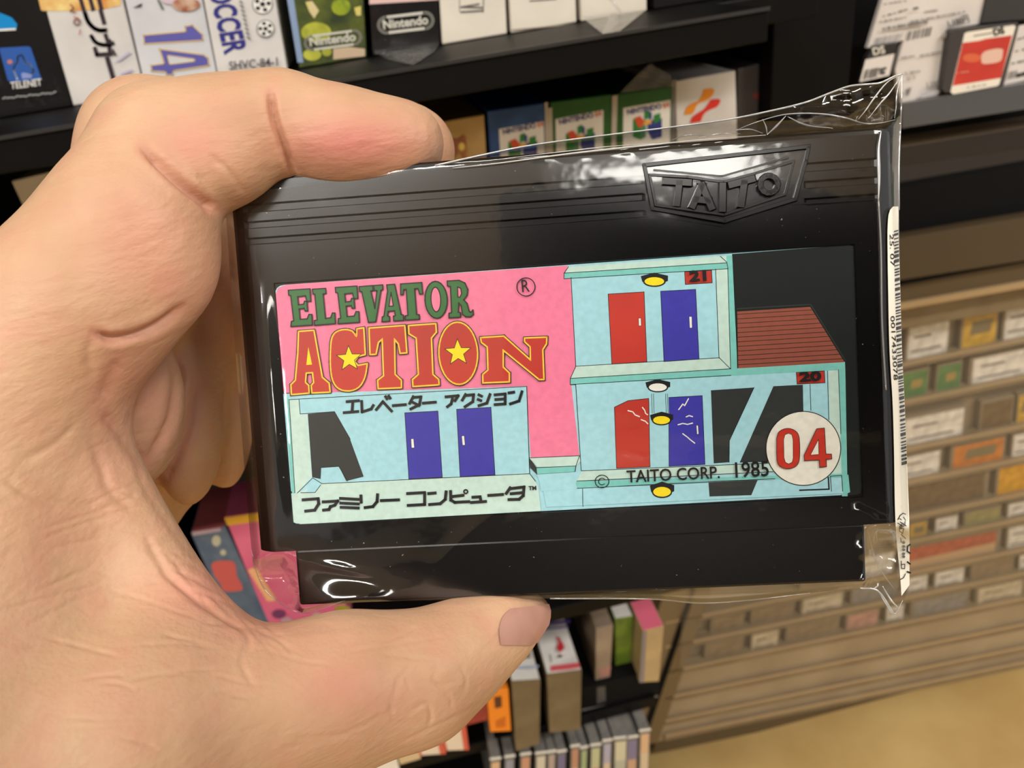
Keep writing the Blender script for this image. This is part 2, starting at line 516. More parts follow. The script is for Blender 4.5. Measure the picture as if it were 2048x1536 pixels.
# green box
b = row1('x', 'dark green game box with yellow-green art and white pill emblem', (598, 134), (734, 116), (583, 0), (727, 0), ARTG)
p = b.pr()
G5 = crop(560, 0, 5.12)
YG = mat('art_yellow_green', (150, 156, 46), 0.4, rgb2=(196, 196, 70), scale=150)
p.fill(G5([(70, -20), (140, -20), (240, 640), (180, 640)]), mat('carton_edge_blue', (140, 160, 190), 0.3))
p.ell(G5([(625, 70)])[0], 19, 17, mat('art_lime', (176, 184, 30), 0.4, rgb2=(90, 120, 40), scale=140))
p.fill(G5([(260, 20), (330, 10), (400, 110), (350, 190), (300, 120)]), mat('art_bone', (214, 196, 160), 0.5, rgb2=(210, 196, 60), scale=120))
p.ell(G5([(370, 330)])[0], 30, 20, YG); p.ell(G5([(330, 560)])[0], 18, 12, YG); p.ell(G5([(480, 530)])[0], 10, 9, YG)
p.fill(G5([(760, 80), (830, 60), (830, 160), (780, 160)]), mat('art_bone'  , (214, 196, 160)))
p.fill(G5([(545, 500), (700, 480), (870, 500), (870, 575), (545, 610)]), mat('art_peach', (206, 180, 150), 0.4))


def pill(P, a, bb, r, wd, m):
    a, bb = np.array(a, float), np.array(bb, float); d = (bb - a) / np.linalg.norm(bb - a); an = math.atan2(d[1], d[0])
    pts = [tuple(bb + r * np.array([math.cos(an + t), math.sin(an + t)])) for t in np.linspace(-math.pi / 2, math.pi / 2, 9)]
    pts += [tuple(a + r * np.array([math.cos(an + t), math.sin(an + t)])) for t in np.linspace(math.pi / 2, 3 * math.pi / 2, 9)]
    P.stroke(pts, wd, m, True)


PAL = mat('ink_silver_white', (214, 210, 196), 0.35)
pill(p, (624, 86), (708, 75), 13.5, 4.4, PAL)
p.text('Nintendo', (620, 92), (92, -11), PAL, hr=1.0, bold=0.03)
p.build('spine_print', b.e)
b.wrap([(585, 20), (728, 20), (733, 114), (598, 131)])
# black box with pill emblem
b = row1('x', 'black game box with pink stripe and white pill emblem', (744, 104), (880, 88), (738, 0), (875, 0), BLACKC)
p = b.pr()
p.fill(G5([(915, -60), (1625, -60), (1625, 0), (915, 44)]), mat('ink_blush', (222, 186, 178), 0.4))
pill(p, (773, 50), (850, 41), 15.5, 5.4, PAL)
p.text('Nintendo', (767, 58), (90, -10.5), PAL, hr=1.05, bold=0.03)
p.build('spine_print', b.e)
b.wrap([(738, 10), (876, 10), (880, 86), (744, 102)], name='plastic_wrap', m=film('wrap_film_crisp', 0.10, base=0.01, bump=0.25, scale=140))
fold = film('wrap_fold', 0.15, base=0.16, bump=0.7, scale=200)
b.wrap([(744, 101), (880, 85), (868, 104), (826, 130), (775, 118)], 0.003, 'wrap_fold', fold)
# white boxes
b = row1('x', 'cream game box with thin black numeral lines', (884, 85), (1015, 74), (879, 0), (1011.5, 0), CREAM)
p = b.pr()
GRY = mat('ink_charcoal', (92, 86, 82), 0.5)
p.stroke([(919, -20), (919, 22)], 2.2, mat('ink_pale_line', (170, 160, 150), 0.5)); p.stroke([(922, 14), (958, 8)], 3, GRY); p.stroke([(922, 14), (964, 15)], 3, GRY)
p.stroke([(922, 24), (966, 21)], 3, GRY); p.stroke([(968, -20), (966, 24)], 1.6, GRY)
p.build('spine_print', b.e)
b = row1('x', 'cream game box with two short black lines, beside the numeral box', (1022, 64), (1154, 54), (1019, 0), (1152, 0), CREAM)
p = b.pr(); p.stroke([(1060, 2), (1112, -2)], 2.6, GRY); p.stroke([(1072, -6), (1100, -8)], 2, GRY); p.stroke([(1024, 60), (1152, 48)], 2.4, mat('ink_beige_line', (150, 138, 122), 0.6)); p.build('spine_print', b.e)
b = row1('x', 'cream game box in a crumpled clear bag hanging over the board', (1162, 34), (1294, 20), (1161, 0), (1293.5, 0), CREAM)
b.wrap([(1161, -10), (1294, -10), (1293, 19), (1162, 33)], 0.004, 'plastic_wrap', film('wrap_film_crisp', 0.08))
b.wrap([(1162, 33), (1293, 19), (1240, 62), (1206, 68)], 0.003, 'wrap_flap', film('wrap_film', 0.1))
b.wrap([(1214, -4), (1222, -6), (1246, 26), (1240, 29)], 0.006, 'wrap_fold', fold)
b.wrap([(1222, 28), (1234, 26), (1240, 44), (1214, 66), (1204, 66)], 0.0045, 'wrap_fold', fold)
b = row1('x', 'black game box at the end of the upper board', (1309, 12), (1440, -14), (1309, 0), (1440, -20), BLACKC)

# ------------------------------------------------------------------ row 2: boxes under the upper board
D2 = 0.38


def row2(label, tl, tr, m, edge=None, depth=0.12, low=0.9445):
    s = lambda t: (t[0] + 0.03 * (620 - t[1]), 620)
    return Slab('game_box', [tl, tr, s(tr), s(tl)], D2, depth, m, label, 'game box', 'boxes on the second board', zbot=low)


G2 = crop(860, 180, 5.12)
GOLDC = mat('carton_gold', (206, 170, 112), 0.4, 0.5, rgb2=(182, 146, 88), scale=70)
b = row2('golden tan game box with dark red art behind the index fingertip', (846, 250), (968, 229), GOLDC)
p = b.pr()
RB = mat('art_dark_red', (132, 62, 38), 0.5, rgb2=(190, 128, 70), scale=150)
p.fill(G2([(190, 540), (230, 490), (280, 500), (340, 450), (370, 480), (385, 680), (340, 710), (300, 640), (240, 720), (210, 640)]), RB)
p.ell(G2([(325, 580)])[0], 6, 8, mat('ink_lemon', (232, 206, 96), 0.5)); p.build('front_print', b.e)
BLUEC = mat('carton_blue', (52, 98, 162), 0.35, 0.5, rgb2=(36, 70, 130), scale=60)
GREENC = mat('carton_green', (44, 104, 46), 0.35, 0.5, rgb2=(34, 88, 38), scale=40)
EDGEW = mat('carton_pale_edge', (196, 186, 172), 0.4)


def logo_n(p, c, s):
    g, bl, r, y = (mat('ink_logo_green', (44, 128, 56), 0.4), mat('ink_logo_blue', (46, 58, 134), 0.4), mat('ink_logo_red', (214, 80, 44), 0.4), mat('ink_logo_yellow', (232, 168, 54), 0.4))
    q = lambda pts: [(c[0] + x * s, c[1] + y_ * s) for x, y_ in pts]
    p.fill(q([(-1, -.55), (-.45, -.35), (-.45, .9), (-1, .7)]), g)
    p.fill(q([(-.45, -.35), (-.1, -.5), (-.1, .7), (-.45, .9)]), mat('ink_logo_teal', (76, 130, 96), 0.4))
    p.fill(q([(.0, -.4), (1, -.6), (1, .7), (.35, .9), (0, .3)]), bl)
    p.fill(q([(-.9, -.6), (-.5, -.75), (-.2, -.4), (-.45, .1), (-.65, 0)]), r)
    p.fill(q([(-.2, -.4), (.3, -.45), (.25, -.2), (-.3, -.1)]), y)
    p.fill(q([(-.2, -1), (.1, -1.15), (.2, -.6), (-.2, -.5)]), g)
    p.fill(q([(.1, -1.1), (.3, -.95), (.3, -.5), (.15, -.5)]), bl)
    p.fill(q([(.45, -.8), (.9, -.95), (.9, -.4), (.45, -.2)]), g)


def n64(label, tl, tr, m, pan, logo, tx, edge):
    b = row2(label, tl, tr, m)
    p = b.pr()
    p.fill(pan, W_)
    p.text('NINTENDO', tx[0], tx[1], NAVY, hr=1.05, bold=0.05)
    e = np.array(tx[0]) + np.array(tx[1]) * 1.04
    p.text('64', tuple(e), tuple(np.array(tx[1]) * 0.19), mat('ink_soft_red', (214, 110, 90), 0.4), hr=1.1, bold=0.04)
    logo_n(p, logo[0], logo[1])
    if edge: p.fill(edge, EDGEW)
    p.build('front_print', b.e)
    return b


n64('blue game box with a white panel, between the golden and green boxes', (975, 222), (1093, 205), BLUEC,
    G2([(705, 400), (1165, 320), (1185, 1000), (740, 1000)]), (G2([(950, 610)])[0], 29), (G2([(750, 455)])[0], (66, -14)), G2([(1175, 130), (1205, 125), (1235, 1000), (1190, 1000)]))
n64('green game box with a white panel beside the blue box', (1100, 204), (1224, 188), GREENC,
    G2([(1285, 300), (1775, 205), (1770, 1000), (1300, 1000)]), (G2([(1540, 525)])[0], 29), (G2([(1325, 355)])[0], (69, -15)), G2([(1205, 190), (1250, 180), (1270, 1000), (1235, 1000)]))
g3 = crop(1100, 0, 3.4133)
b3 = n64('green game box with a white panel, beside the box with orange and red ribbons', (1228, 189), (1345, 172), GREENC,
         g3([(500, 738), (822, 682), (815, 1300), (498, 1300)]), (g3([(665, 865)])[0], 29), (g3([(528, 782)])[0], (69, -12.5)), g3([(425, 655), (462, 650), (445, 1200), (415, 1200)]))
b3.wrap([(1240, 186), (1275, 150), (1300, 128), (1340, 150), (1350, 172)], 0.003, 'plastic_wrap', film('wrap_haze', 0.2, base=0.02, bump=0.6, scale=120, haze=0.10))
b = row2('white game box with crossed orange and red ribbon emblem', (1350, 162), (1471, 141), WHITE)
p = b.pr()
p.fill(g3([(835, 545), (862, 540), (850, 1200), (822, 1200)]), mat('painted_shade_grey', (120, 114, 110), 0.5)); p.build('edge_shade', b.e); p = b.pr(0.0001)  # grey strip paints the shade along the box's left side
OR = mat('ink_ribbon_orange', (228, 138, 30), 0.4); RD = mat('ink_ribbon_red', (214, 48, 36), 0.4)
p.fill(g3(spline([(915, 785), (930, 735), (970, 705), (1010, 690), (1040, 640), (1050, 610), (1118, 606), (1110, 650), (1070, 685), (1010, 710), (985, 760), (970, 778)], 3)), OR)
p.build('ribbon_mark', b.e); p = b.pr(0.0002)
p.fill(g3(spline([(955, 842), (970, 800), (1010, 770), (1050, 745), (1085, 700), (1100, 680), (1162, 678), (1145, 725), (1090, 750), (1050, 780), (1030, 830)], 3)), RD)
p.build('ribbon_mark', b.e)
b = Slab('game_box', [(1476, 138), (1530, 124), (1522, 420), (1470, 420)], 0.41, 0.1, mat('carton_shadow_grey', (70, 64, 64), 0.5), 'dark grey game box with a small red mark, beside the ribbon emblem box', 'game box', 'boxes on the second board', zbot=0.9445)
p = b.pr(); p.ell((1512, 192), 7, 6, mat('ink_dull_red', (130, 50, 50), 0.5)); p.build('front_print', b.e)
b = Slab('game_box', [(22, 362), (122, 338), (230, 520), (96, 520)], 0.37, 0.12, CREAM, 'cream game box behind the back of the hand', 'game box', 'boxes on the second board', zbot=0.9445)

# ------------------------------------------------------------------ row 3/4: boxes low in the rack
zB = 0.5725
L6 = crop(380, 980, 5.12)
BLG = mat('art_slate_blue', (92, 108, 124), 0.45, rgb2=(66, 82, 106), scale=60)
b = Slab('game_box', [(381, 1066), (451, 1054), (560, 1290), (490, 1310)], 0.40, 0.1, BLG, 'slate blue game box with a red patch, seen inside the curve of the hand', 'game box', 'boxes on the low boards', m_top=mat('carton_dull_red', (168, 84, 84), 0.5), zbot=0.7575)
p = b.pr()
p.fill(L6(spline([(215, 780), (260, 730), (430, 728), (470, 790), (480, 880), (535, 980), (520, 1030), (350, 1035), (310, 960), (250, 880)], 3)), mat('ink_brick_red', (190, 84, 80), 0.5))
p.fill(L6([(20, 430), (310, 385), (318, 420), (30, 470)]), mat('ink_pale_rose', (176, 150, 160), 0.5))
p.ell(L6([(270, 520)])[0], 9, 11, mat('ink_straw', (176, 172, 150), 0.5)); p.ell(L6([(340, 640)])[0], 6, 6, mat('ink_straw', (176, 172, 150)))
p.build('front_print', b.e)
PINKC = mat('carton_pink', (214, 104, 134), 0.45, rgb2=(204, 88, 124), scale=30)
b = Slab('game_box', [(449, 1034), (640, 1010), (716, 1290), (562, 1310)], 0.40, 0.1, PINKC, 'pink game box with a yellow stripe beside the slate blue box', 'game box', 'boxes on the low boards', zbot=0.7575)
p = b.pr()
p.fill(L6([(350, 285), (1330, 140), (1340, 230), (385, 365)]), mat('ink_amber', (222, 168, 46), 0.4)); p.build('stripe_print', b.e); p = b.pr(0.0001)
for k in range(8):
    p.ell(L6([(650 + k * 25, 830 + k * 40)])[0], 11, 6, mat('ink_cream_dots', (232, 196, 160) if k % 2 else (226, 168, 120), 0.5), 12)
p.ell(L6([(910, 1270)])[0], 14, 9, mat('ink_plum', (110, 50, 90), 0.5)); p.ell(L6([(990, 1340)])[0], 12, 8, mat('ink_grey_rose', (180, 140, 150), 0.5)); p.ell(L6([(1300, 1290)])[0], 9, 6, mat('ink_straw', (176, 172, 150)))
p.ell(L6([(1560, 1220)])[0], 16, 8, mat('ink_olive', (150, 140, 40), 0.5))
p.build('front_print', b.e)
b = Slab('game_box', [(446, 985), (640, 958), (650, 1006), (452, 1030)], 0.508, 0.08, mat('carton_dark_slate', (40, 46, 56), 0.4, rgb2=(96, 104, 104), scale=60), 'dark speckled game box behind the pink one', 'game box', 'boxes on the low boards', zbot=0.7575)


def low(label, quad, m, m_top, D=0.40, depth=0.055, prints=None, zt=True, group='boxes on the low boards'):
    b = Slab('game_box', quad, D, depth, m, label, 'game box', group, m_top=m_top)
    z = max(pl(u, v, D)[2] for u, v in quad[:2])
    return b, z


C3 = crop(960, 1180, 4.315)
SMK = mat('case_smoke', (112, 96, 70), 0.25, 0.5, rgb2=(94, 80, 58), scale=40)
b, z = low('white-topped box with brown lettering on a clear smoke front', C3([(270, 788), (522, 772), (515, 1330), (310, 1395)]), SMK, WHITE, depth=0.062)
p = b.top(z)
BR = mat('ink_brown_grey', (134, 120, 100), 0.5)
for yy, wd_ in ((455, 5), (475, 4), (492, 5)): p.stroke(C3([(345, yy), (430, yy)]), wd_, BR)
p.fill(C3([(345, 535), (432, 530), (436, 590), (350, 596)]), BR)
p.stroke(C3([(310, 668), (500, 658)]), 3.5, mat('ink_mist_blue', (160, 176, 204), 0.5)); p.build('top_print', b.e)
b, z = low('white-topped box with a red figure mark and red band', C3([(575, 728), (878, 690), (868, 1205), (600, 1235)]), SMK, WHITE, depth=0.072)
p = b.top(z)
p.fill(C3([(608, 655), (855, 625), (862, 670), (612, 700)]), mat('ink_band_red', (206, 84, 90), 0.5))
p.fill(C3([(650, 400), (680, 410), (715, 460), (730, 500), (690, 540), (660, 500), (680, 460)]), mat('ink_mark_red', (186, 40, 48), 0.5))
p.stroke(C3([(555, 292), (770, 270)]), 5.5, mat('ink_purple', (92, 70, 150), 0.5)); p.stroke(C3([(565, 336), (760, 316)]), 3, mat('ink_purple', (92, 70, 150)))
p.ell(C3([(690, 570)])[0], 4, 3, K_); p.stroke(C3([(605, 560), (615, 620)]), 2, BR); p.build('top_print', b.e)
ORC = mat('carton_orange', (226, 128, 28), 0.45)
b, z = low('bright orange box with black lettering on its spine', C3([(52, 865), (246, 858), (268, 1218), (88, 1228)]), ORC, ORC, depth=0.075)
p = b.pr(); p.fill(C3([(120, 925), (185, 915), (190, 1010), (130, 1025)]), mat('ink_dark_brown', (84, 44, 20), 0.5)); p.fill(C3([(135, 1130), (220, 1090), (222, 1180), (140, 1190)]), mat('ink_burnt_orange', (192, 96, 14), 0.5)); p.build('front_print', b.e)
p = b.top(z)
for yy in range(480, 780, 38): p.stroke(C3([(140, yy), (195, yy - 6)]), 4.0 + (yy % 3), mat('ink_dark_brown', (84, 44, 20)))
p.build('top_print', b.e)
DRED = mat('carton_dark_red', (150, 52, 44), 0.45, rgb2=(122, 40, 34), scale=60)
low('dark red box tucked beside the orange one', [(928, 1395), (972, 1380), (976, 1440), (930, 1452)], DRED, DRED, depth=0.09)
BKW = mat('book_pages', (214, 196, 172), 0.6); BKR = mat('book_red', (196, 86, 66), 0.5)
for quad, lab in (([(870, 1420), (925, 1400), (938, 1500), (892, 1502)], 'white book edge with red covers next to the dark red box'), ([(824, 1440), (872, 1425), (892, 1508), (840, 1512)], 'white book edge with red covers close to the thumb')):
    b, z = low(lab, quad, BKW, BKW, depth=0.09)
    p = b.pr()
    a_, b_, c_, d_ = [np.array(q, float) for q in quad]
    p.fill([tuple(b_ + (a_ - b_) * 0.22), tuple(b_), tuple(c_), tuple(c_ + (d_ - c_) * 0.22)], BKR)
    p.fill([tuple(a_), tuple(a_ + (b_ - a_) * 0.08), tuple(d_ + (c_ - d_) * 0.08), tuple(d_)], BKR); p.build('cover_edges', b.e)
low('beige box at the far left of the low row, under the thumb', [(786, 1470), (826, 1455), (842, 1518), (800, 1530)], mat('carton_beige', (196, 170, 132), 0.5), mat('carton_beige', (1, 1, 1)), depth=0.09)
low('pale cream box beyond the beige one, partly hidden by the thumb', [(735, 1500), (786, 1484), (800, 1545), (745, 1560)], CREAM, CREAM, depth=0.09)
# right end of the row: dark cases, a green spine and a pink-topped box
TAUP = mat('case_taupe', (158, 138, 116), 0.4, rgb2=(120, 104, 92), scale=30)
b, z = low('taupe clear game case standing beside a green spine', C3([(1000, 330), (1150, 300), (1120, 800), (995, 820)]), TAUP, TAUP, D=0.43, depth=0.07)
p = b.pr(); p.fill(C3([(1030, 680), (1130, 655), (1120, 740), (1045, 760)]), mat('ink_rose_brown', (168, 120, 110), 0.5)); p.fill(C3([(1000, 790), (1115, 780), (1112, 825), (1000, 830)]), W_); p.build('front_print', b.e)
GRS = mat('case_leaf_green', (118, 146, 44), 0.4, rgb2=(84, 104, 40), scale=60)
low('green spined game case between the taupe and pink ones', C3([(1165, 250), (1320, 225), (1305, 660), (1170, 690)]), GRS, WHITE, D=0.44, depth=0.07)
SIDEC = mat('case_beige_side', (186, 160, 112), 0.45, rgb2=(166, 140, 104), scale=40)
b, z = low('tall beige game case with a bright pink top', C3([(1405, 355), (1590, 310), (1545, 790), (1375, 800)]), SIDEC, mat('carton_hot_pink', (232, 110, 136), 0.45), D=0.42, depth=0.085)
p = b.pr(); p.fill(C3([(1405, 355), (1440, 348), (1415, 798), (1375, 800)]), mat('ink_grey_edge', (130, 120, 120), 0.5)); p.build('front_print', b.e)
b = Slab('display_tray', C3([(880, 850), (1550, 690), (1540, 910), (880, 1035)]), 0.425, 0.12, M_dark, 'black tray under the taupe and green game cases', 'tray')
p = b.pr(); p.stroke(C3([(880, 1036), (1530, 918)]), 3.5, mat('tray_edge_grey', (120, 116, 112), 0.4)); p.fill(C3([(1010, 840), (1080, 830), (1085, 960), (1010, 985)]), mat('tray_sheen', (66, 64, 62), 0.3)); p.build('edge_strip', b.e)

# ------------------------------------------------------------------ row 5: clear disc cases below
cols = [(206, 168, 130), (120, 112, 140), (196, 190, 160), (164, 160, 176), (178, 180, 140), (150, 164, 120), (176, 130, 104), (110, 102, 136), (168, 150, 140), (200, 190, 170), (190, 140, 110), (140, 140, 150)]
names = ['tan', 'violet', 'ivory', 'lilac', 'pale green', 'sage', 'terracotta', 'indigo', 'mauve', 'cream', 'rust', 'grey']
CASE = mat('case_clear_grey', (120, 116, 110), 0.2, 0.6, rgb2=(90, 88, 86), scale=50)
xs = [(1296, 1178), (1262, 1232), (1243, 1160), (1202, 1150), (1140, 1270), (1118, 1240), (1090, 1262), (1048, 1280), (1025, 1300), (1000, 1300), (975, 1330), (945, 1345), (915, 1350)]
tops = [(1378, 1470, 1205), (1268, 1365, 1262), (1155, 1275, 1270), (1060, 1140, 1292), (955, 1045, 1330), (870, 930, 1352), (785, 860, 1340), (668, 745, 1385), (585, 655, 1388), (480, 575, 1400), (350, 440, 1410), (215, 300, 1430), (90, 180, 1450)]
dwhere = ['rightmost of all', 'next to the rightmost', 'left of the indigo one'] + ['between the %s and %s ones' % (names[(k + 1) % 12], names[k - 1]) for k in range(3, 12)] + ['leftmost of all']
for k, (x0, x1, y0) in enumerate(tops):
    c = cols[k % 12]; nm = names[k % 12]
    q = C3([(x0, y0 + 6), (x1, y0 - 6), (x1 - 14, y0 + 360), (x0 - 6, y0 + 372)])
    b = Slab('disc_case', q, 0.402, 0.09, CASE, 'clear disc case with %s insert, %s' % (nm, dwhere[k]), 'disc case', 'disc cases in the bottom row', m_top=CASE, bev=0.0004)
    p = b.pr()
    a_, b_, c_, d_ = [np.array(t, float) for t in q]
    lerp = lambda s, t: tuple((a_ + (b_ - a_) * s) * (1 - t) + (d_ + (c_ - d_) * s) * t)
    p.fill([lerp(.12, .10), lerp(.9, .10), lerp(.9, .55), lerp(.12, .55)], mat('insert_%d' % (k % 12), c, 0.5))
    p.fill([lerp(.12, .55), lerp(.9, .55), lerp(.9, .98), lerp(.12, .98)], mat('insert_low_%d' % (k % 3), [(200, 180, 150), (190, 150, 120), (170, 170, 150)][k % 3], 0.5))
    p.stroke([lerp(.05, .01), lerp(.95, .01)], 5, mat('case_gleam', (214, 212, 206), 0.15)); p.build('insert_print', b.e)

# ================================================================== card display (upper right)
R4 = crop(1600, 0, 4.5714)
DD = 0.40
disp = Slab('card_display', R4([(420, -500), (2600, -900), (2600, 1180), (480, 1560)]), 0.425, 0.10, M_black, 'black upright card display with a clear ledge, right of the rack', 'display case', part='back_board')
for q, m, nm, d in (
        (R4([(935, 945), (2500, 690), (2500, 930), (935, 1175)]), film('ledge_clear', 0.1, tint=(190, 185, 180), base=0.02, haze=0.07), 'ledge', 0.004),
        (R4([(900, 1345), (2500, 1090), (2500, 1300), (900, 1530)]), mat('lower_rail', (30, 24, 20), 0.5), 'rail', 0.02),
        (R4([(925, 1335), (2500, 1085), (2500, 1098), (925, 1350)]), mat('rail_edge', (64, 52, 36), 0.4), 'rail_edge', 0.022)):
    Slab(nm, q, 0.40 - (0.002 if nm != 'ledge' else 0.006), d, m, part=nm, parent=disp, bev=0.0003)
SHEET = mat('paper_sheet', (214, 206, 200), 0.5, var=0.05, scale=30)
GT = mat('ink_text_grey', (120, 114, 112), 0.5); BT = mat('ink_text_dark', (46, 42, 42), 0.5); BC = mat('ink_barcode_grey', (110, 106, 104), 0.5)


def lines(p, segs, m=None, wd=2.2):
    for a_, b_ in segs:
        a_, b_ = np.array(a_, float), np.array(b_, float)
        n = max(2, int(np.linalg.norm(b_ - a_) / 45))
        for k in range(n):
            s, t = k / n, (k + 0.25 + 0.6 * random.random()) / n
            p.stroke(R4([tuple(a_ + (b_ - a_) * s), tuple(a_ + (b_ - a_) * min(t, 1))]), wd * (0.7 + 0.6 * random.random()), m or GT)


def bars(p, tl, tr, hgt, n, m, f=R4):
    tl, tr = np.array(tl, float), np.array(tr, float); hgt = np.array(hgt, float)
    x = 0.0
    while x < 1:
        wd_ = random.choice([1, 1, 2, 3]) / n
        a_, b_ = tl + (tr - tl) * x, tl + (tr - tl) * min(1, x + wd_)
        p.fill(f([tuple(a_), tuple(b_), tuple(b_ + hgt), tuple(a_ + hgt)]), m, lay=1)
        x += wd_ + random.choice([1, 1, 2]) / n


s = Slab('price_sheet', R4([(770, -60), (1720, -60), (1650, 218), (1400, 262), (1300, 845), (930, 945), (870, 640), (905, 520), (950, 370), (620, 440)]), DD, 0.003, SHEET, 'white price sheet with bar code and printed lines, behind the bag corner', 'price sheet', bev=0.0002, part='sheet')
p = s.pr()
lines(p, [((770, 40), (1000, 0)), ((760, 150), (1000, 80)), ((1140, 110), (1270, 90)), ((730, 200), (1000, 150)), ((1010, 200), (1540, 100)), ((930, 530), (1060, 510)), ((1100, 510), (1310, 470)), ((960, 670), (1110, 650)), ((980, 720), (1090, 700))], wd=2.6)
lines(p, [((760, 265), (1180, 195))], GT, 5.5); lines(p, [((1040, 80), (1090, 70))], BT, 5)
p.text('1,100円', R4([(1360, 250)])[0], (42, -12), BT, hr=1.25, bold=0.03)
bars(p, (985, 290), (1210, 245), (-22, 85), 30, BC); bars(p, (690, 350), (940, 300), (-28, 80), 32, mat('ink_barcode_pale', (150, 146, 142), 0.5))
p.fill(R4([(1310, 300), (1350, 290), (1345, 340), (1300, 350)]), mat('ink_blot', (150, 140, 134), 0.5)); p.fill(R4([(960, 820), (1020, 795), (1000, 860), (970, 880)]), GT)
p.text('1,100', R4([(1165, 810)])[0], (24, -4), BC, hr=1.5, bold=0.03); p.fill(R4([(1110, 850), (1270, 820), (1260, 870), (1100, 900)]), mat('ink_pale_grey', (176, 172, 172), 0.5))
p.build('sheet_print', s.e)
s = Slab('game_card', R4([(690, 420), (900, 385), (840, 680), (790, 690), (560, 760), (620, 520)]), DD - 0.004, 0.004, mat('card_black', (40, 36, 36), 0.4), 'small black game card with white bar code label, left of the price sheet', 'game card', bev=0.0003, part='card_body')
p = s.pr(); p.fill(R4([(600, 545), (865, 490), (815, 690), (545, 750)]), SHEET); p.text('DS', R4([(672, 505)])[0], (24, -5), mat('ink_off_white', (210, 204, 190), 0.4), hr=1.0, bold=0.03)
bars(p, (595, 640), (725, 615), (-25, 90), 18, BC); lines(p, [((735, 640), (790, 620)), ((735, 670), (780, 660))], BT, 5); p.build('card_label', s.e)
s = Slab('game_card', R4([(1375, 290), (1400, 265), (1990, 205), (2005, 235), (1860, 780), (1830, 800), (1330, 850), (1300, 820)]), DD - 0.005, 0.0045, mat('card_charcoal', (58, 54, 52), 0.45), 'charcoal game card with a red label and white header', 'game card', bev=0.0004, part='card_body')
p = s.pr()
p.fill(R4([(1505, 305), (1530, 292), (1955, 228), (1972, 245), (1822, 770), (1805, 785), (1400, 862), (1376, 840)]), mat('label_warm_white', (226, 218, 204), 0.4))
p.fill(R4([(1488, 392), (1640, 372), (1700, 355), (1940, 322), (1838, 712), (1395, 785)]), mat('label_red', (196, 58, 44), 0.4, rgb2=(178, 50, 40), scale=50))
p.fill(R4(spline([(1655, 510), (1690, 470), (1790, 445), (1850, 450), (1855, 480), (1830, 560), (1700, 585), (1660, 575)], 3)), mat('label_blush', (216, 178, 160), 0.5))
p.ell(R4([(1570, 530)])[0], 18, 9, mat('label_orange_red', (206, 96, 60), 0.5)); p.stroke(R4([(1590, 328), (1760, 300)]), 2.2, GT)
p.text('DS', R4([(1775, 325)])[0], (22, -5), BT, hr=1.0, bold=0.05); lines(p, [((1420, 670), (1570, 650))], mat('label_pale_red', (216, 130, 110), 0.5), 2); lines(p, [((1530, 800), (1720, 770))], GT, 1.6)
p.build('card_label', s.e)
s = Slab('price_sheet', R4([(2000, 240), (2600, 130), (2500, 640), (1862, 780)]), DD - 0.001, 0.003, SHEET, 'white price sheet to the right of the red game card', 'price sheet', bev=0.0002, part='sheet')
p = s.pr(); lines(p, [((1990, 360), (2100, 330)), ((1970, 470), (2100, 440)), ((1940, 580), (2100, 545))], wd=3.0); bars(p, (1900, 660), (1990, 640), (-15, 70), 14, BC); lines(p, [((1990, 690), (2100, 660))], BT, 7); p.build('sheet_print', s.e)
s = Slab('game_card', R4([(1722, -60), (2600, -60), (2600, 110), (2040, 180), (1660, 215)]), DD - 0.002, 0.004, mat('card_grey_black', (52, 50, 50), 0.45), 'dark grey game card at the top right corner', 'game card', bev=0.0004, part='card_body')

# ================================================================== drawer cabinet (lower right)
DC = 0.75
cab = Slab('drawer_cabinet', [(1418, 1100), (1500, 690), (2300, 545), (2400, 1262), (1310, 1484)], DC + 0.02, 0.5, mat('cabinet_inner', (148, 130, 104), 0.5, rgb2=(128, 110, 86), scale=8), 'bronze drawer cabinet with clear fronts full of loose cartridges', 'cabinet', part='carcass', bev=0.001)
UP = lambda u, v, k: [(u, v), (u + k, v)]


def strip(a, b, t0, t1, name, m, D=DC, depth=0.02):
    """bar across the cabinet from pixel a to b, thickness t0 (left) .. t1 (right)"""
    return Slab(name, [a, b, (b[0], b[1] + t1), (a[0], a[1] + t0)], D, depth, m, part=name, parent=cab, bev=0.0006)


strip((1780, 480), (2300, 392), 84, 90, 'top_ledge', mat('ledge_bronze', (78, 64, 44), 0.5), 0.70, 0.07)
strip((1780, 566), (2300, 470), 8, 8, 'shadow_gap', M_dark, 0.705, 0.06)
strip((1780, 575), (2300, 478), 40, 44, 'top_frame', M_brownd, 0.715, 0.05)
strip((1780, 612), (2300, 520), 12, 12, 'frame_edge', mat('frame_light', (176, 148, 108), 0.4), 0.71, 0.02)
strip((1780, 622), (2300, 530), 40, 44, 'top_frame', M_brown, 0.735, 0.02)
# black recess above the cabinet
Slab('recess_board', [(1780, 380), (2400, 270), (2400, 400), (1780, 500)], 0.715, 0.02, M_dark, part='recess_board', parent=cab)
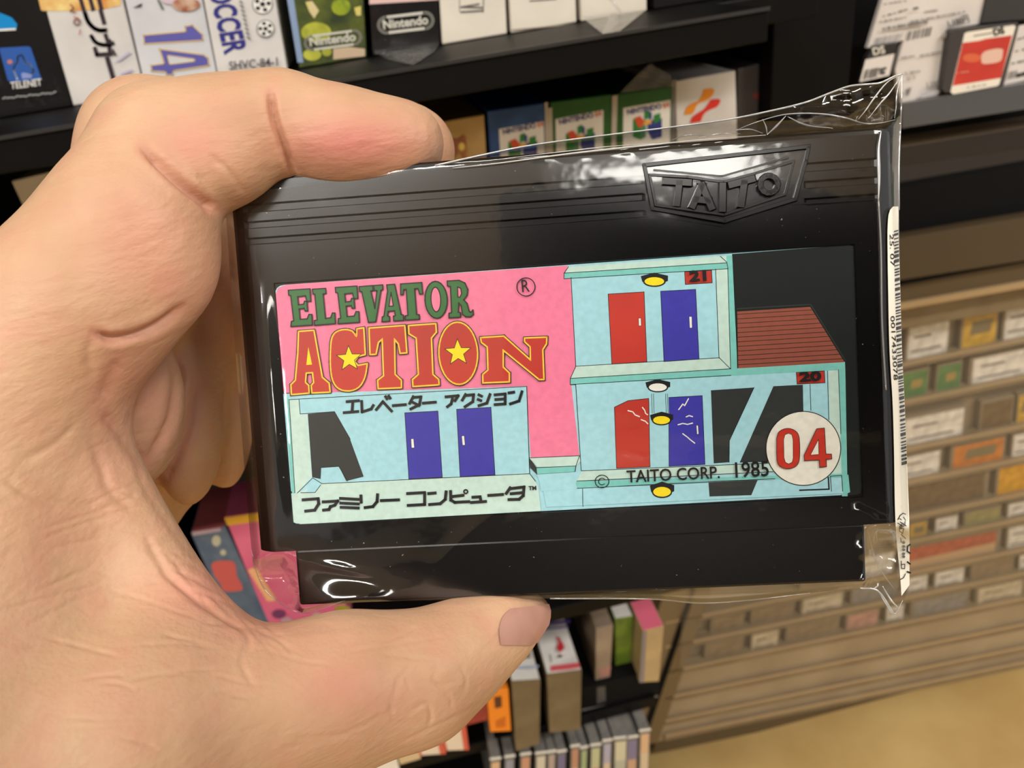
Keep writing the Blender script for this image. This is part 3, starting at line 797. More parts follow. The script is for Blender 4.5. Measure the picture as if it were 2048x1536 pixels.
# left jamb and base
Slab('side_jamb', [(1392, 1180), (1424, 1180), (1316, 1486), (1280, 1490)], DC - 0.004, 0.04, mat('jamb_bronze', (118, 98, 68), 0.45), part='side_jamb', parent=cab)
Slab('jamb_gap', [(1376, 1200), (1386, 1200), (1292, 1480), (1280, 1480)], DC - 0.006, 0.03, M_dark, part='jamb_gap', parent=cab)
Slab('side_panel', [(1330, 1180), (1380, 1180), (1288, 1490), (1225, 1500)], DC - 0.003, 0.04, mat('jamb_taupe', (128, 108, 78), 0.5), part='side_panel', parent=cab)
Slab('base_panel', [(1366, 1340), (2400, 1120), (2400, 1262), (1312, 1484)], DC + 0.004, 0.03, M_tan, part='base_panel', parent=cab)
Slab('toe_strip', [(1312, 1484), (2400, 1262), (2400, 1284), (1305, 1508)], DC + 0.012, 0.03, M_brownd, part='toe_strip', parent=cab)

v, f = boxmesh(pl(1330, 1480, DC + 0.06)[0] - cab.o[0], 1.4, 0.06, 0.4, -0.058 - cab.o[2], 0.30 - cab.o[2])
link('plinth', v, f, M_dark, cab.e)
# rows of cartridges: (v of the row top at u=2048, height px, explicit items from u=1800 on)
CB = {'white': (240, 230, 214), 'cream': (216, 198, 166), 'yellow': (214, 168, 60), 'green': (92, 132, 76), 'orange': (214, 128, 50), 'red': (190, 92, 62), 'grey': (150, 142, 132), 'taupe': (150, 126, 96), 'brown': (118, 94, 66), 'pink': (200, 150, 130), 'gold': (226, 164, 34), 'olive': (160, 150, 96)}
SL = -0.205
rows = [
    (604, 76, [(1812, 92, 'white'), (1922, 78, 'yellow'), (2006, 90, 'white')]),
    (694, 62, [(1800, 60, 'green'), (1872, 54, 'green'), (1938, 130, 'white')]),
    (786, 66, [(1800, 136, 'white'), (1960, 70, 'brown'), (2034, 40, 'yellow')]),
    (862, 56, [(1790, 96, 'white'), (1900, 114, 'orange'), (2022, 70, 'white')]),
    (922, 66, [(1800, 180, 'brown'), (1992, 90, 'gold')]),
    (1000, 38, [(1816, 40, 'yellow'), (1868, 50, 'white'), (1926, 78, 'olive'), (2012, 60, 'white')]),
    (1046, 54, [(1600, 100, 'taupe'), (1712, 80, 'white'), (1800, 204, 'red'), (2012, 70, 'white')]),
    (1106, 42, [(1420, 70, 'taupe'), (1500, 90, 'taupe'), (1600, 90, 'cream'), (1700, 100, 'grey'), (1812, 46, 'white'), (1866, 66, 'white'), (1940, 90, 'taupe'), (2036, 40, 'white')]),
    (1156, 42, [(1408, 80, 'taupe'), (1500, 60, 'cream'), (1570, 110, 'taupe'), (1690, 70, 'pink'), (1770, 40, 'white'), (1820, 120, 'grey'), (1950, 100, 'cream')]),
    (1206, 44, [(1396, 66, 'taupe'), (1470, 44, 'white'), (1530, 100, 'taupe'), (1640, 130, 'cream'), (1780, 90, 'olive'), (1880, 70, 'white'), (1960, 90, 'cream')]),
    (1256, 40, [(1384, 50, 'taupe'), (1440, 54, 'white'), (1510, 96, 'white'), (1612, 60, 'white'), (1690, 120, 'taupe'), (1820, 90, 'grey'), (1920, 120, 'white')]),
    (1300, 26, [(1352, 60, 'pink'), (1420, 76, 'red'), (1506, 70, 'red'), (1590, 66, 'red'), (1680, 64, 'pink'), (1760, 70, 'red'), (1850, 110, 'taupe'), (1976, 90, 'grey')]),
]
ordn = ['under the top frame', 'with two green labels', 'below the green labels', 'with the orange label', 'with the gold label', 'with the olive label', 'with the long red label', 'under the long red label', 'with one pink label', 'two above the red labels', 'just above the red labels', 'of red labels']
M_cart = mat('loose_cart_shell', (136, 120, 96), 0.5)
for r, (vt, hp, items) in enumerate(rows):
    for k, (u0, wd_, c) in enumerate(items):
        vv = lambda u: vt + SL * (u - 2048)
        ln = -0.10 * hp                                       # the cartridges lean with the rack
        q = [(u0 + 3, vv(u0)), (u0 + wd_, vv(u0 + wd_)), (u0 + wd_ + ln, vv(u0 + wd_) + hp), (u0 + ln + 3, vv(u0) + hp)]
        b = Slab('loose_cartridge', q, DC + 0.008, 0.010, M_cart, '%s loose cartridge %s in row %s' % (c, ('leftmost' if k == 0 else 'between %s and %s ones' % (items[k - 1][2], items[k + 1][2]) if k + 1 < len(items) else 'at the right edge'), ordn[r]), 'cartridge', 'loose cartridges in the cabinet', part='shell', bev=0.0008)
        p = b.pr()
        a_, b_, c_, d_ = [np.array(t, float) for t in q]
        lerp = lambda s_, t_: tuple((a_ + (b_ - a_) * s_) * (1 - t_) + (d_ + (c_ - d_) * s_) * t_)
        p.fill([lerp(.06, .08), lerp(.95, .08), lerp(.95, .92), lerp(.06, .92)], mat('loose_label_' + c, CB[c], 0.45, rgb2=tuple(int(x * 0.82) for x in CB[c]), scale=70))
        m2 = mat('loose_ink_dark', (112, 100, 90), 0.5)
        if c in ('white', 'cream') and hp > 34:
            p.stroke([lerp(.2, .35), lerp(.55, .35)], hp * 0.07, m2); p.stroke([lerp(.15, .72), lerp(.8, .72)], hp * 0.05, m2)
        elif c in ('orange', 'yellow'):
            p.fill([lerp(.3, .25), lerp(.85, .25), lerp(.8, .6), lerp(.25, .6)], mat('loose_art_yellow', (206, 178, 92) if c == 'orange' else (122, 108, 76), 0.5))
        elif c == 'green':
            p.fill([lerp(.4, .35), lerp(.8, .35), lerp(.75, .6), lerp(.4, .6)], mat('loose_art_ochre', (160, 132, 74), 0.5))
        elif c == 'red' and hp > 40:
            p.fill([lerp(.1, .55), lerp(.95, .5), lerp(.95, .9), lerp(.1, .9)], mat('loose_art_sand', (196, 160, 118), 0.5))
        p.build('label_print', b.e)
    # drawer bar under each row
    u0 = 1790 if r < 6 else 1330
    v0 = vt + SL * (u0 - 2048) + hp; v1 = vt + SL * (2300 - 2048) + hp
    strip((u0, v0), (2300, v1), 9, 9, 'drawer_bar', M_brown, DC - 0.002, 0.02)
    strip((u0, v0 - 1), (2300, v1 - 1), 3, 3, 'drawer_edge', mat('frame_light', (176, 148, 108)), DC - 0.004, 0.003)
# clear front pane over the drawers
P4 = [(1366, 1200), (1780, 640), (2300, 545), (2400, 1130), (1360, 1340)]
Slab('clear_pane', P4, DC - 0.012, 0.002, film('pane_clear', 0.22, base=-0.02, haze=0.015), part='clear_pane', parent=cab, bev=0)

# ================================================================== the cartridge
cart = tag(empty('game_cartridge', matrix=CART_M), 'black game cartridge with pink and blue label, held by the hand', 'game cartridge')
mm = 0.001


def black_plastic(name, rgb, rough):
    m = mat(name, rgb, rough, 0.5)
    nt = m.node_tree; b = nt.nodes['Principled BSDF']
    tc = nt.nodes.new('ShaderNodeTexCoord')
    nz = nt.nodes.new('ShaderNodeTexNoise'); nz.inputs['Scale'].default_value = 1400; nz.inputs['Detail'].default_value = 2
    mp = nt.nodes.new('ShaderNodeMapping'); mp.inputs['Scale'].default_value = (1, 1, 1)
    nt.links.new(tc.outputs['Object'], mp.inputs[0]); nt.links.new(mp.outputs[0], nz.inputs['Vector'])
    rp = nt.nodes.new('ShaderNodeMapRange'); rp.inputs[1].default_value = 0.745; rp.inputs[2].default_value = 0.80
    nt.links.new(nz.outputs['Fac'], rp.inputs[0])
    mx = nt.nodes.new('ShaderNodeMix'); mx.data_type = 'RGBA'
    mx.inputs[6].default_value = lin(rgb); mx.inputs[7].default_value = lin((150, 145, 140))
    nt.links.new(rp.outputs[0], mx.inputs[0]); nt.links.new(mx.outputs[2], b.inputs['Base Color'])
    return m


PLA = black_plastic('cart_black_plastic', (10, 9, 10), 0.24)
PLB = mat('cart_relief_plastic', (20, 19, 20), 0.24, 0.6)

# heightfield face of the wide part
GR = [(27.5, 26.25), (24.65, 23.6), (21.95, 20.95)]
gx0 = cl(1284, 376)[0] * 1000; gx1 = cl(1612, 326)[0] * 1000
xs = [-54.4, -54.1, -53.3, -51.6, -50.9, -47.35, -47.2, gx0 - 0.01, gx0 + 0.5, gx1 - 0.5, gx1 + 0.01, 47.2, 47.35, 50.9, 51.6, 53.3, 54.1, 54.4]
sz = [-3.2, -2.0, -1.15, -0.15, 0, 0, 0, 0, 0, 0, 0, 0, 0, 0, -0.15, -1.15, -2.0, -3.2]
ys = [32.5, 32.35, 31.9, 31.3]
for a_, b_ in GR: ys += [a_ + 0.12, a_ - 0.12, b_ + 0.12, b_ - 0.12]
ys += [14.35, 14.2, -26.45, -26.6, -30.6, -31.1]
tz = {32.5: -1.4, 32.35: -0.6, 31.9: -0.1}
V, Fc = [], []
for y in ys:
    for x, s in zip(xs, sz):
        z = s + tz.get(y, 0)
        ing = any(b_ - 0.05 + 0.0 < y < a_ + 0.05 and (b_ + 0.13 > y > b_ - 0.0 or a_ > y > a_ - 0.13) for a_, b_ in GR)
        for a_, b_ in GR:
            if abs(y - (a_ - 0.12)) < 1e-6 or abs(y - (b_ + 0.12)) < 1e-6:
                if -50.95 < x <= gx0 or 50.95 > x >= gx1: z -= 0.55
        if 14.25 > y > -26.5 and -47.25 < x < 47.25: z -= 0.30
        V.append((x * mm, y * mm, z * mm))
nx, ny = len(xs), len(ys)
for j in range(ny - 1):
    for i in range(nx - 1):
        Fc.append((j * nx + i, (j + 1) * nx + i, (j + 1) * nx + i + 1, j * nx + i + 1))
# skirt down to the back and the back face
per = [i for i in range(nx)] + [j * nx + nx - 1 for j in range(1, ny)] + [(ny - 1) * nx + i for i in range(nx - 2, -1, -1)] + [j * nx for j in range(ny - 2, 0, -1)]
n0 = len(V)
for i in per: V.append((V[i][0], V[i][1], -16.8 * mm))
for k in range(len(per)):
    a_, b_ = per[k], per[(k + 1) % len(per)]
    Fc.append((a_, b_, n0 + (k + 1) % len(per), n0 + k))
Fc.append(tuple(n0 + k for k in range(len(per))))
shell = link('shell', V, Fc, PLA, cart)
bm = bmesh.new(); bm.from_mesh(shell.data); bmesh.ops.recalc_face_normals(bm, faces=bm.faces); bm.to_mesh(shell.data); bm.free()
v, f = boxmesh(-47.45 * mm, 47.45 * mm, -40.65 * mm, -30.9 * mm, -15.8 * mm, -0.02 * mm)
tng = link('connector_tongue', v, f, PLA, cart); bevel_obj(tng, 0.0005, 2)
v, f = boxmesh(-43 * mm, 43 * mm, -41.0 * mm, -40.0 * mm, -11 * mm, -5 * mm)
link('contact_slot', v, f, mat('slot_dark', (6, 6, 6), 0.8), cart)

# ------------------------------------------------------------------ raised emblem with its letters
Ee = crop(1200, 130, 3.2)


def relief(poly_px, wd, h0, h1, closed=False):
    """raised bars along a pixel polyline: real boxes on the face"""
    P = [np.array(p_, float) for p_ in poly_px]
    if closed: P.append(P[0])
    V, Fc = [], []
    for a_, b_ in zip(P[:-1], P[1:]):
        d = b_ - a_; L = np.linalg.norm(d); d = d / L; n = np.array([d[1], -d[0]]) * wd / 2; e = d * wd * 0.45
        low = [a_ - e + n, a_ - e - n, b_ + e - n, b_ + e + n]
        hi = [a_ - e * 0.6 + n * 0.72, a_ - e * 0.6 - n * 0.72, b_ + e * 0.6 - n * 0.72, b_ + e * 0.6 + n * 0.72]
        k = len(V)
        V += [cl(q[0], q[1], h0) for q in low] + [cl(q[0], q[1], h1) for q in hi]
        Fc += [(k + 4, k + 5, k + 6, k + 7)] + [(k + i, k + (i + 1) % 4, k + 4 + (i + 1) % 4, k + 4 + i) for i in range(4)]
    return V, Fc


outer = [(285, 640), (1335, 522), (1318, 610), (1250, 858), (800, 998), (338, 918)]
plate = [(318, 702), (560, 715), (790, 748), (1000, 690), (1240, 614), (1186, 826), (795, 958), (356, 896)]
V = [cl(x, y, 0.05 * mm) for x, y in Ee(outer)]
emb = link('emblem', V, [tuple(range(len(V) - 1, -1, -1))], PLB, cart)
pp = Print(cl, base=0.00008); pp.fill(Ee(plate), PLB); o = pp.build('emblem_plate', emb)
for nm, pts, wd_, hh, cl_ in (('emblem_rim', Ee(outer), 9, 0.75, True), ('plate_rim', Ee(plate), 6, 0.62, True),
                              ('upper_ridge', Ee([(345, 672), (780, 712), (1200, 592)]), 5, 0.45, False)):
    vv, ff = relief(pts, wd_, 0.0, hh * mm, cl_); link(nm, vv, ff, PLB, emb)
for nm, segs in (('letter_t', [[(418, 742), (572, 752)], [(508, 752), (492, 888)]]),
                 ('letter_a', [[(652, 768), (592, 902)], [(652, 768), (714, 912)], [(614, 858), (694, 868)]]),
                 ('letter_i', [[(786, 768), (784, 924)]]),
                 ('letter_t', [[(838, 766), (978, 728)], [(924, 750), (904, 894)]]),
                 ('letter_o', [ell((1082, 764), 56, 56, 14) + [ell((1082, 764), 56, 56, 14)[0]]])):
    VV, FF = [], []
    for s_ in segs:
        vv, ff = relief(Ee(s_), 18 if nm != 'letter_o' else 12.5, 0.0, 1.0 * mm)
        FF += [tuple(i + len(VV) for i in q) for q in ff]; VV += vv
    link(nm, VV, FF, PLB, emb)
vv, ff = relief(Ee([(-700, 1040), (350, 962), (800, 1035), (1240, 890), (1770, 858)]), 2.2, 0.0, 0.16 * mm); link('step_edge', vv, ff, PLB, emb)

# ------------------------------------------------------------------ printed label
LZ = -0.26 * mm


def lm(u, v, h):
    return cl(u, v, LZ + h)


def ink(name, rgb, rough=0.42):
    return mat('label_' + name, rgb, rough, 0.4, var=0.045, scale=900)


PINK = ink('pink', (240, 128, 162)); SKY = ink('sky', (166, 217, 228)); TEAL = ink('teal', (126, 202, 194)); PALE = ink('pale', (196, 224, 214))
DK = ink('dark', (48, 52, 52)); NIGHT = ink('night', (22, 28, 27)); BLU = ink('blue', (62, 58, 168)); RDD = ink('red', (216, 60, 38)); YEL = ink('yellow', (250, 224, 32))
GRN = ink('green', (52, 112, 58)); ROOF = ink('roof', (146, 80, 64)); LK = ink('line', (26, 26, 30)); LWH = ink('white', (240, 240, 232)); DISC = ink('disc', (236, 234, 222)); NUM = ink('number', (196, 52, 38)); AMB = ink('amber', (252, 206, 70))
cA = crop(540, 500, 3.4133); cB = crop(1100, 480, 3.2); cC = crop(540, 760, 3.4133); cD = crop(1040, 740, 2.8444)


def rrect(c, r, n=5):
    """rounded quad from four pixel corners"""
    out = []
    C = [np.array(q, float) for q in c]
    for i in range(4):
        a_, b_, d_ = C[i - 1], C[i], C[(i + 1) % 4]
        p0 = b_ + (a_ - b_) / np.linalg.norm(a_ - b_) * r; p1 = b_ + (d_ - b_) / np.linalg.norm(d_ - b_) * r
        for t in np.linspace(0, 1, n): out.append(tuple((1 - t) ** 2 * p0 + 2 * t * (1 - t) * b_ + t * t * p1))
    return out


lab_px = rrect([(549, 571), (1712, 489), (1724, 988), (581, 1049)], 20)
V = [cl(x, y, LZ) for x, y in lab_px] + [cl(x, y, -0.32 * mm) for x, y in lab_px]
n = len(lab_px)
label = link('label', V, [tuple(range(n - 1, -1, -1))] + [(i, (i + 1) % n, n + (i + 1) % n, n + i) for i in range(n)], SKY, cart)
label['label'] = 'printed paper label in pink and pale blue'

art = Print(lm, step=0.0000012, base=0.000004)
# pink field
left_in = lambda y: 549 + (y - 571) * (581 - 549) / 478
art.fill([(551, 590), (556, 576), (572, 569.5), (1136, 531), (1128, 552), (1141, 556), (1152, 740), (1143, 772), (1160, 921), (1062, 921), (1052, 772), (578, 799), (565, 800)], PINK)
# night sky, roof
art.fill(cB([(1165, 90), (1905, 32), (1945, 40), (1961, 66), (1996, 1590), (1987, 1618), (1965, 1629), (1900, 1634), (1888, 780), (1200, 820)]), NIGHT)
art.fill(cB([(1198, 458), (1665, 428), (1885, 782), (1205, 822)]), ROOF)
for k in range(12):
    t = (k + 0.6) / 12.4; y0 = 458 + 364 * t; xr = 1668 + 217 * t; y1 = 430 + 352 * t
    art.stroke(cB([(1200, y0), (xr, y1)]), 1.1, LK)
art.stroke(cB([(1198, 440), (1668, 412), (1890, 770)]), 2.4, DK)
# upper storey (floor 21)
art.fill(cB([(135, 240), (1140, 180), (1155, 826), (165, 808)]), SKY)
art.fill(cB([(118, 172), (1140, 100), (1132, 145), (95, 214)]), PALE)
art.fill(cB([(92, 210), (1132, 148), (1140, 184), (90, 248)]), TEAL)
art.fill(cB([(1128, 98), (1166, 98), (1200, 822), (1155, 826)]), TEAL)
art.fill(cB([(1060, 186), (1136, 182), (1154, 824), (1082, 756)]), PALE)
art.fill(cB([(165, 810), (1084, 756), (1156, 822), (130, 886)]), PALE)
art.fill(cB([(128, 886), (1158, 824), (1888, 784), (1890, 828), (1150, 872), (130, 925)]), TEAL)
for s_ in ([(135, 240), (165, 808)], [(165, 808), (1084, 754), (1154, 824)], [(90, 212), (1132, 146), (1140, 184)], [(90, 212), (118, 172)], [(90, 212), (90, 248), (1140, 184)], [(1060, 186), (1082, 756)], [(1138, 182), (1156, 822)], [(130, 886), (1158, 824)], [(165, 810), (130, 886), (130, 925), (1158, 866)], [(1090, 104), (1132, 142)], [(1180, 98), (1200, 820)]):
    art.stroke(cB(s_), 1.3, LK)


def quadline(q, m, f, wd=1.2):
    art.fill(f(q), m); art.stroke(f(q), wd, LK, True)


quadline([(372, 346), (602, 332), (620, 780), (396, 794)], RDD, cB)
quadline([(708, 328), (932, 316), (954, 762), (730, 778)], BLU, cB)
quadline([(862, 204), (1034, 194), (1038, 274), (866, 284)], RDD, cB)
quadline([(890, 490), (908, 490), (910, 562), (894, 564)], LWH, cB, 0.8)
quadline([(566, 500), (582, 500), (584, 548), (568, 550)], LWH, cB, 0.8)


def lamp(c, w_, h_, m, f):
    x, y = c
    art.fill(f([(x - 0.62 * w_, y - 0.55 * h_), (x, y - 0.95 * h_), (x + 0.62 * w_, y - 0.6 * h_), (x + 0.62 * w_, y), (x + 0.5 * w_, y + 0.1 * h_), (x - 0.55 * w_, y + 0.1 * h_)]), LK)
    art.fill(f(ell((x, y + 0.08 * h_), 0.52 * w_, 0.6 * h_, 18)), LK); art.fill(f(ell((x, y + 0.05 * h_), 0.45 * w_, 0.48 * h_, 18)), m)


lamp((668, 262), 140, 56, YEL, cB)
# lower storey (floor 20)
art.fill(cB([(165, 925), (1846, 832), (1876, 1560), (200, 1478)]), SKY)
art.fill(cB([(1848, 828), (1890, 826), (1905, 1640), (1868, 1640)]), TEAL)
art.fill(cB([(1782, 836), (1846, 832), (1866, 1500), (1800, 1500)]), PALE)
for s_ in ([(1776, 838), (1784, 1150)], [(1846, 832), (1862, 1240)], [(1664, 925), (1670, 1090)], [(130, 925), (165, 925), (200, 1478)]):
    art.stroke(cB(s_), 1.3, LK)
quadline([(412, 1070), (500, 1028), (632, 1014), (640, 1452), (426, 1462)], RDD, cB)
quadline([(760, 1008), (974, 996), (992, 1436), (762, 1448)], BLU, cB)
art.fill(cB([(1030, 962), (1306, 944), (1150, 1280), (1146, 1422), (1048, 1430)]), DK)
art.fill(cB([(1430, 936), (1618, 926), (1622, 1100), (1400, 1420), (1214, 1424)]), DK)
art.stroke(cB([(1306, 944), (1148, 1284), (1146, 1422)]), 1.4, LK)
quadline([(1576, 848), (1756, 838), (1760, 914), (1582, 922)], RDD, cB)
art.fill(cB([(632, 980), (758, 972), (762, 1150), (640, 1160)]), SKY)
for x in (650, 662, 740, 752): art.stroke(cB([(x, 985), (x + 4, 1110)]), 1.0, LK)
lamp((690, 940), 128, 52, LWH, cB)
lamp((714, 1150), 120, 54, YEL, cB)
quadline([(936, 1186), (948, 1186), (952, 1242), (940, 1244)], LWH, cB, 0.8)
for s_ in ([(824, 1085), (850, 1050), (862, 1060), (886, 1016)], [(820, 1182), (850, 1174), (880, 1180), (912, 1172)], [(500, 1092), (530, 1100), (545, 1120), (572, 1130)], [(592, 1072), (606, 1090), (612, 1110), (624, 1118)], [(850, 1240), (880, 1262), (900, 1280), (926, 1300)], [(872, 1132), (890, 1124), (912, 1130)], [(584, 1150), (610, 1160), (626, 1176)]):
    art.stroke(cB(s_), 2.2, LWH)
# ledge under floor 20, and the storey below
art.fill(cD([(348, 574), (1412, 530), (1460, 580), (318, 634)]), PALE)
art.fill(cD([(316, 634), (1830, 590), (1832, 612), (1070, 630), (320, 674)]), TEAL)
art.fill(cD([(320, 674), (1830, 612), (1870, 700), (150, 780), (118, 600), (60, 590)]), SKY)
art.fill(cD([(1072, 640), (1352, 626), (1316, 712), (1078, 720)]), DK)
art.stroke(cD([(348, 574), (1412, 530)]), 1.3, LK); art.stroke(cD([(316, 632), (1440, 578)]), 1.3, LK); art.stroke(cD([(348, 574), (316, 634), (318, 674), (1450, 618)]), 1.3, LK); art.stroke(cD([(356, 676), (358, 776)]), 1.3, LK)
lamp((808, 690), 112, 58, YEL, cD)
art.stroke(cD([(1592, 684), (1758, 678), (1754, 612)]), 3.0, LK); art.stroke(cD([(1772, 690), (1766, 604), (1830, 600), (1836, 690)]), 1.4, LK)
art.fill(cD([(1832, 600), (1868, 596), (1878, 696), (1840, 700)]), TEAL)
# ledge of the small figure's plinth (plinth only)
art.fill(cD([(52, 500), (338, 488), (344, 520), (318, 548), (100, 552)]), PALE); art.fill(cD([(90, 556), (316, 546), (312, 580), (96, 594)]), TEAL); art.fill(cD([(52, 508), (94, 556), (96, 594), (58, 556)]), DK)
art.stroke(cD([(52, 500), (338, 488), (318, 546), (92, 556), (52, 502)]), 1.3, LK); art.stroke(cD([(92, 556), (96, 594), (312, 580), (318, 546)]), 1.3, LK)
art.fill(cD([(96, 594), (312, 580), (350, 574), (318, 640), (324, 676), (120, 690), (112, 640)]), SKY)
# left storey
art.fill(cC([(90, 95), (1752, 44), (1772, 640), (1810, 690), (1840, 740), (100, 760)]), SKY)
art.fill(cC([(88, 92), (130, 132), (168, 770), (150, 772), (100, 120)]), TEAL)
art.fill(cC([(130, 138), (198, 134), (206, 232), (256, 234), (286, 660), (190, 770), (168, 772)]), PALE)
art.fill(cC([(258, 232), (440, 216), (545, 400), (640, 660), (520, 690), (470, 590), (350, 598), (346, 676), (288, 664)]), DK)
art.fill(cC([(180, 772), (350, 706), (1772, 640), (1830, 720), (1850, 893), (212, 984), (165, 974), (146, 950), (138, 774)]), PALE)
art.fill(cC([(240, 770), (300, 690), (352, 716), (310, 768)]), SKY)
art.fill(cC([(350, 598), (470, 590), (520, 690), (356, 706)]), SKY)
for s_ in ([(130, 134), (1752, 44), (1772, 640)], [(130, 134), (170, 770)], [(198, 134), (206, 232), (440, 216), (548, 404)], [(352, 708), (1772, 640), (1812, 690)], [(186, 772), (292, 668), (352, 706)], [(210, 770), (308, 768), (346, 716)], [(350, 598), (470, 590), (530, 690)], [(90, 92), (130, 90)]):
    art.stroke(cC(s_), 1.3, LK)
quadline([(920, 224), (1146, 212), (1176, 664), (948, 676)], BLU, cC)
quadline([(1274, 200), (1508, 186), (1536, 648), (1298, 660)], BLU, cC)
for q in ([(962, 402), (980, 400), (986, 462), (966, 464)], [(1308, 382), (1326, 380), (1332, 444), (1314, 446)]): quadline(q, LWH, cC, 0.8)
# number disc
art.fill(cD(ell((1612, 446), 215, 213, 48)), LK); art.fill(cD(ell((1612, 446), 210, 208, 48)), DISC)
art.build('artwork', label)

# lettering
let = Print(lm, step=0.0000015, base=0.00020)
ELEV = [
    ([(125, 275), (272, 265), (278, 350), (252, 350), (242, 312), (188, 318), (194, 374), (230, 370), (236, 350), (251, 350), (257, 416), (240, 416), (233, 398), (198, 402), (205, 474), (254, 470), (266, 440), (285, 440), (289, 512), (143, 522), (146, 488), (162, 484), (142, 312), (128, 308)], None),
    ([(290, 268), (378, 262), (382, 296), (362, 300), (378, 468), (415, 462), (426, 430), (442, 430), (446, 502), (305, 514), (303, 482), (322, 478), (306, 302), (293, 300)], None),
    ('shift', None),
    ([(610, 250), (700, 243), (703, 276), (688, 280), (716, 400), (730, 278), (712, 275), (708, 243), (768, 238), (770, 270), (757, 275), (722, 490), (672, 494), (627, 285), (612, 282)], None),
    ([(797, 238), (850, 234), (895, 440), (910, 445), (912, 480), (845, 484), (843, 452), (856, 448), (850, 415), (806, 418), (802, 450), (815, 455), (817, 486), (765, 490), (766, 458), (778, 452), (803, 280)], [(826, 290), (842, 382), (812, 385)]),
    ([(892, 232), (1035, 222), (1042, 300), (1022, 300), (1010, 262), (987, 264), (1000, 440), (1018, 442), (1020, 472), (925, 478), (924, 450), (942, 446), (930, 268), (912, 270), (908, 305), (893, 305)], None),
    (ell((1134, 340), 76, 126, 24, -0.05), ell((1132, 338), 33, 84, 20, -0.05)),
    ([(1210, 212), (1290, 207), (1330, 225), (1350, 270), (1345, 310), (1322, 340), (1345, 365), (1360, 420), (1372, 425), (1385, 410), (1388, 440), (1370, 456), (1335, 455), (1315, 440), (1305, 380), (1288, 360), (1285, 424), (1300, 428), (1300, 458), (1222, 463), (1222, 432), (1240, 428), (1232, 250), (1212, 245)], [(1280, 252), (1302, 262), (1308, 298), (1296, 322), (1283, 322)]),
]
ELEV[2] = ([(x + 321, y - 19) for x, y in ELEV[0][0]], None)
for o_, h_ in ELEV:
    let.fill(cA(o_), GRN); let.stroke(cA(o_), 2.6, LK, True)
    if h_: let.fill(cA(h_), PINK); let.stroke(cA(h_), 2.2, LK, True)
ACT = [
    [(197, 558), (298, 550), (355, 870), (402, 910), (408, 968), (288, 974), (284, 925), (300, 905), (292, 835), (245, 838), (240, 905), (262, 925), (265, 975), (148, 985), (145, 920), (175, 890), (192, 700)],
    spline([(595, 540), (590, 592), (560, 556), (510, 545), (455, 560), (425, 600), (415, 680), (415, 800), (430, 890), (470, 945), (540, 960), (605, 935), (645, 870), (662, 778)], 3) + [(600, 790), (574, 760), (600, 724), (648, 712), (638, 533)],
    [(678, 535), (918, 517), (932, 700), (890, 703), (878, 640), (848, 604), (852, 850), (895, 890), (895, 938), (740, 945), (737, 890), (777, 860), (768, 604), (738, 630), (722, 710), (685, 712)],
    [(948, 518), (1130, 505), (1133, 560), (1100, 600), (1110, 850), (1150, 885), (1152, 918), (978, 930), (975, 885), (1015, 850), (1000, 600), (950, 570)],
    ell((1285, 705), 130, 210, 36, -0.04),
    [(1440, 600), (1595, 590), (1780, 755), (1778, 660), (1740, 625), (1740, 603), (1888, 597), (1885, 640), (1860, 680), (1868, 882), (1838, 882), (1590, 680), (1590, 800), (1632, 840), (1632, 898), (1455, 905), (1455, 850), (1490, 820), (1485, 660), (1445, 630)],
]
for o_ in ACT: let.stroke(cA(o_), 7.4, LK, True, lay=30)
for o_ in ACT: let.stroke(cA(o_), 4.4, AMB, True, lay=31)
for o_ in ACT: let.fill(cA(o_), RDD, lay=32)
for o_ in ACT: let.stroke(cA(o_), 1.6, AMB, True, lay=33)
let.lay = 34
for s_ in (star((540, 742), 90, 38, -math.pi / 2 - 0.05), star((1283, 700), 94, 40, -math.pi / 2 - 0.04)):
    let.fill(cA(s_), YEL); let.stroke(cA(s_), 1.2, LK, True)
let.fill(cA([(262, 662), (287, 782), (248, 785)]), YEL)
let.stroke(cA(ell((1747, 252), 62, 62, 28)), 1.9, LK, True); let.text('R', cA([(1722, 288)])[0], (15, -1.5), LK, hr=1.25)
KATA = [[(525, 1035), (605, 1028)], [(565, 1035), (560, 1100)], [(505, 1110), (600, 1102)], [(625, 1032), (628, 1105), (690, 1085), (705, 1060)], [(725, 1090), (770, 1035), (830, 1100)], [(788, 1000), (798, 1016)], [(810, 996), (820, 1012)], [(840, 1062), (925, 1055)],
        [(978, 1000), (952, 1048)], [(975, 1006), (1030, 1002), (1020, 1055), (960, 1085)], [(975, 1040), (1018, 1062)], [(1045, 1045), (1130, 1038)],
        [(1200, 1002), (1285, 994), (1262, 1030)], [(1245, 1015), (1236, 1050), (1210, 1070)], [(1335, 985), (1312, 1025)], [(1338, 992), (1390, 987), (1384, 1035), (1330, 1070)], [(1425, 988), (1445, 998)], [(1420, 1020), (1440, 1028)], [(1425, 1062), (1480, 1045), (1502, 985)], [(1535, 988), (1605, 982), (1605, 1050), (1535, 1055)], [(1540, 1020), (1600, 1016)], [(1630, 975), (1665, 970)], [(1640, 1050), (1700, 1030), (1720, 966)]]
for s_ in KATA: let.stroke(cA(s_), 5.4, LK)
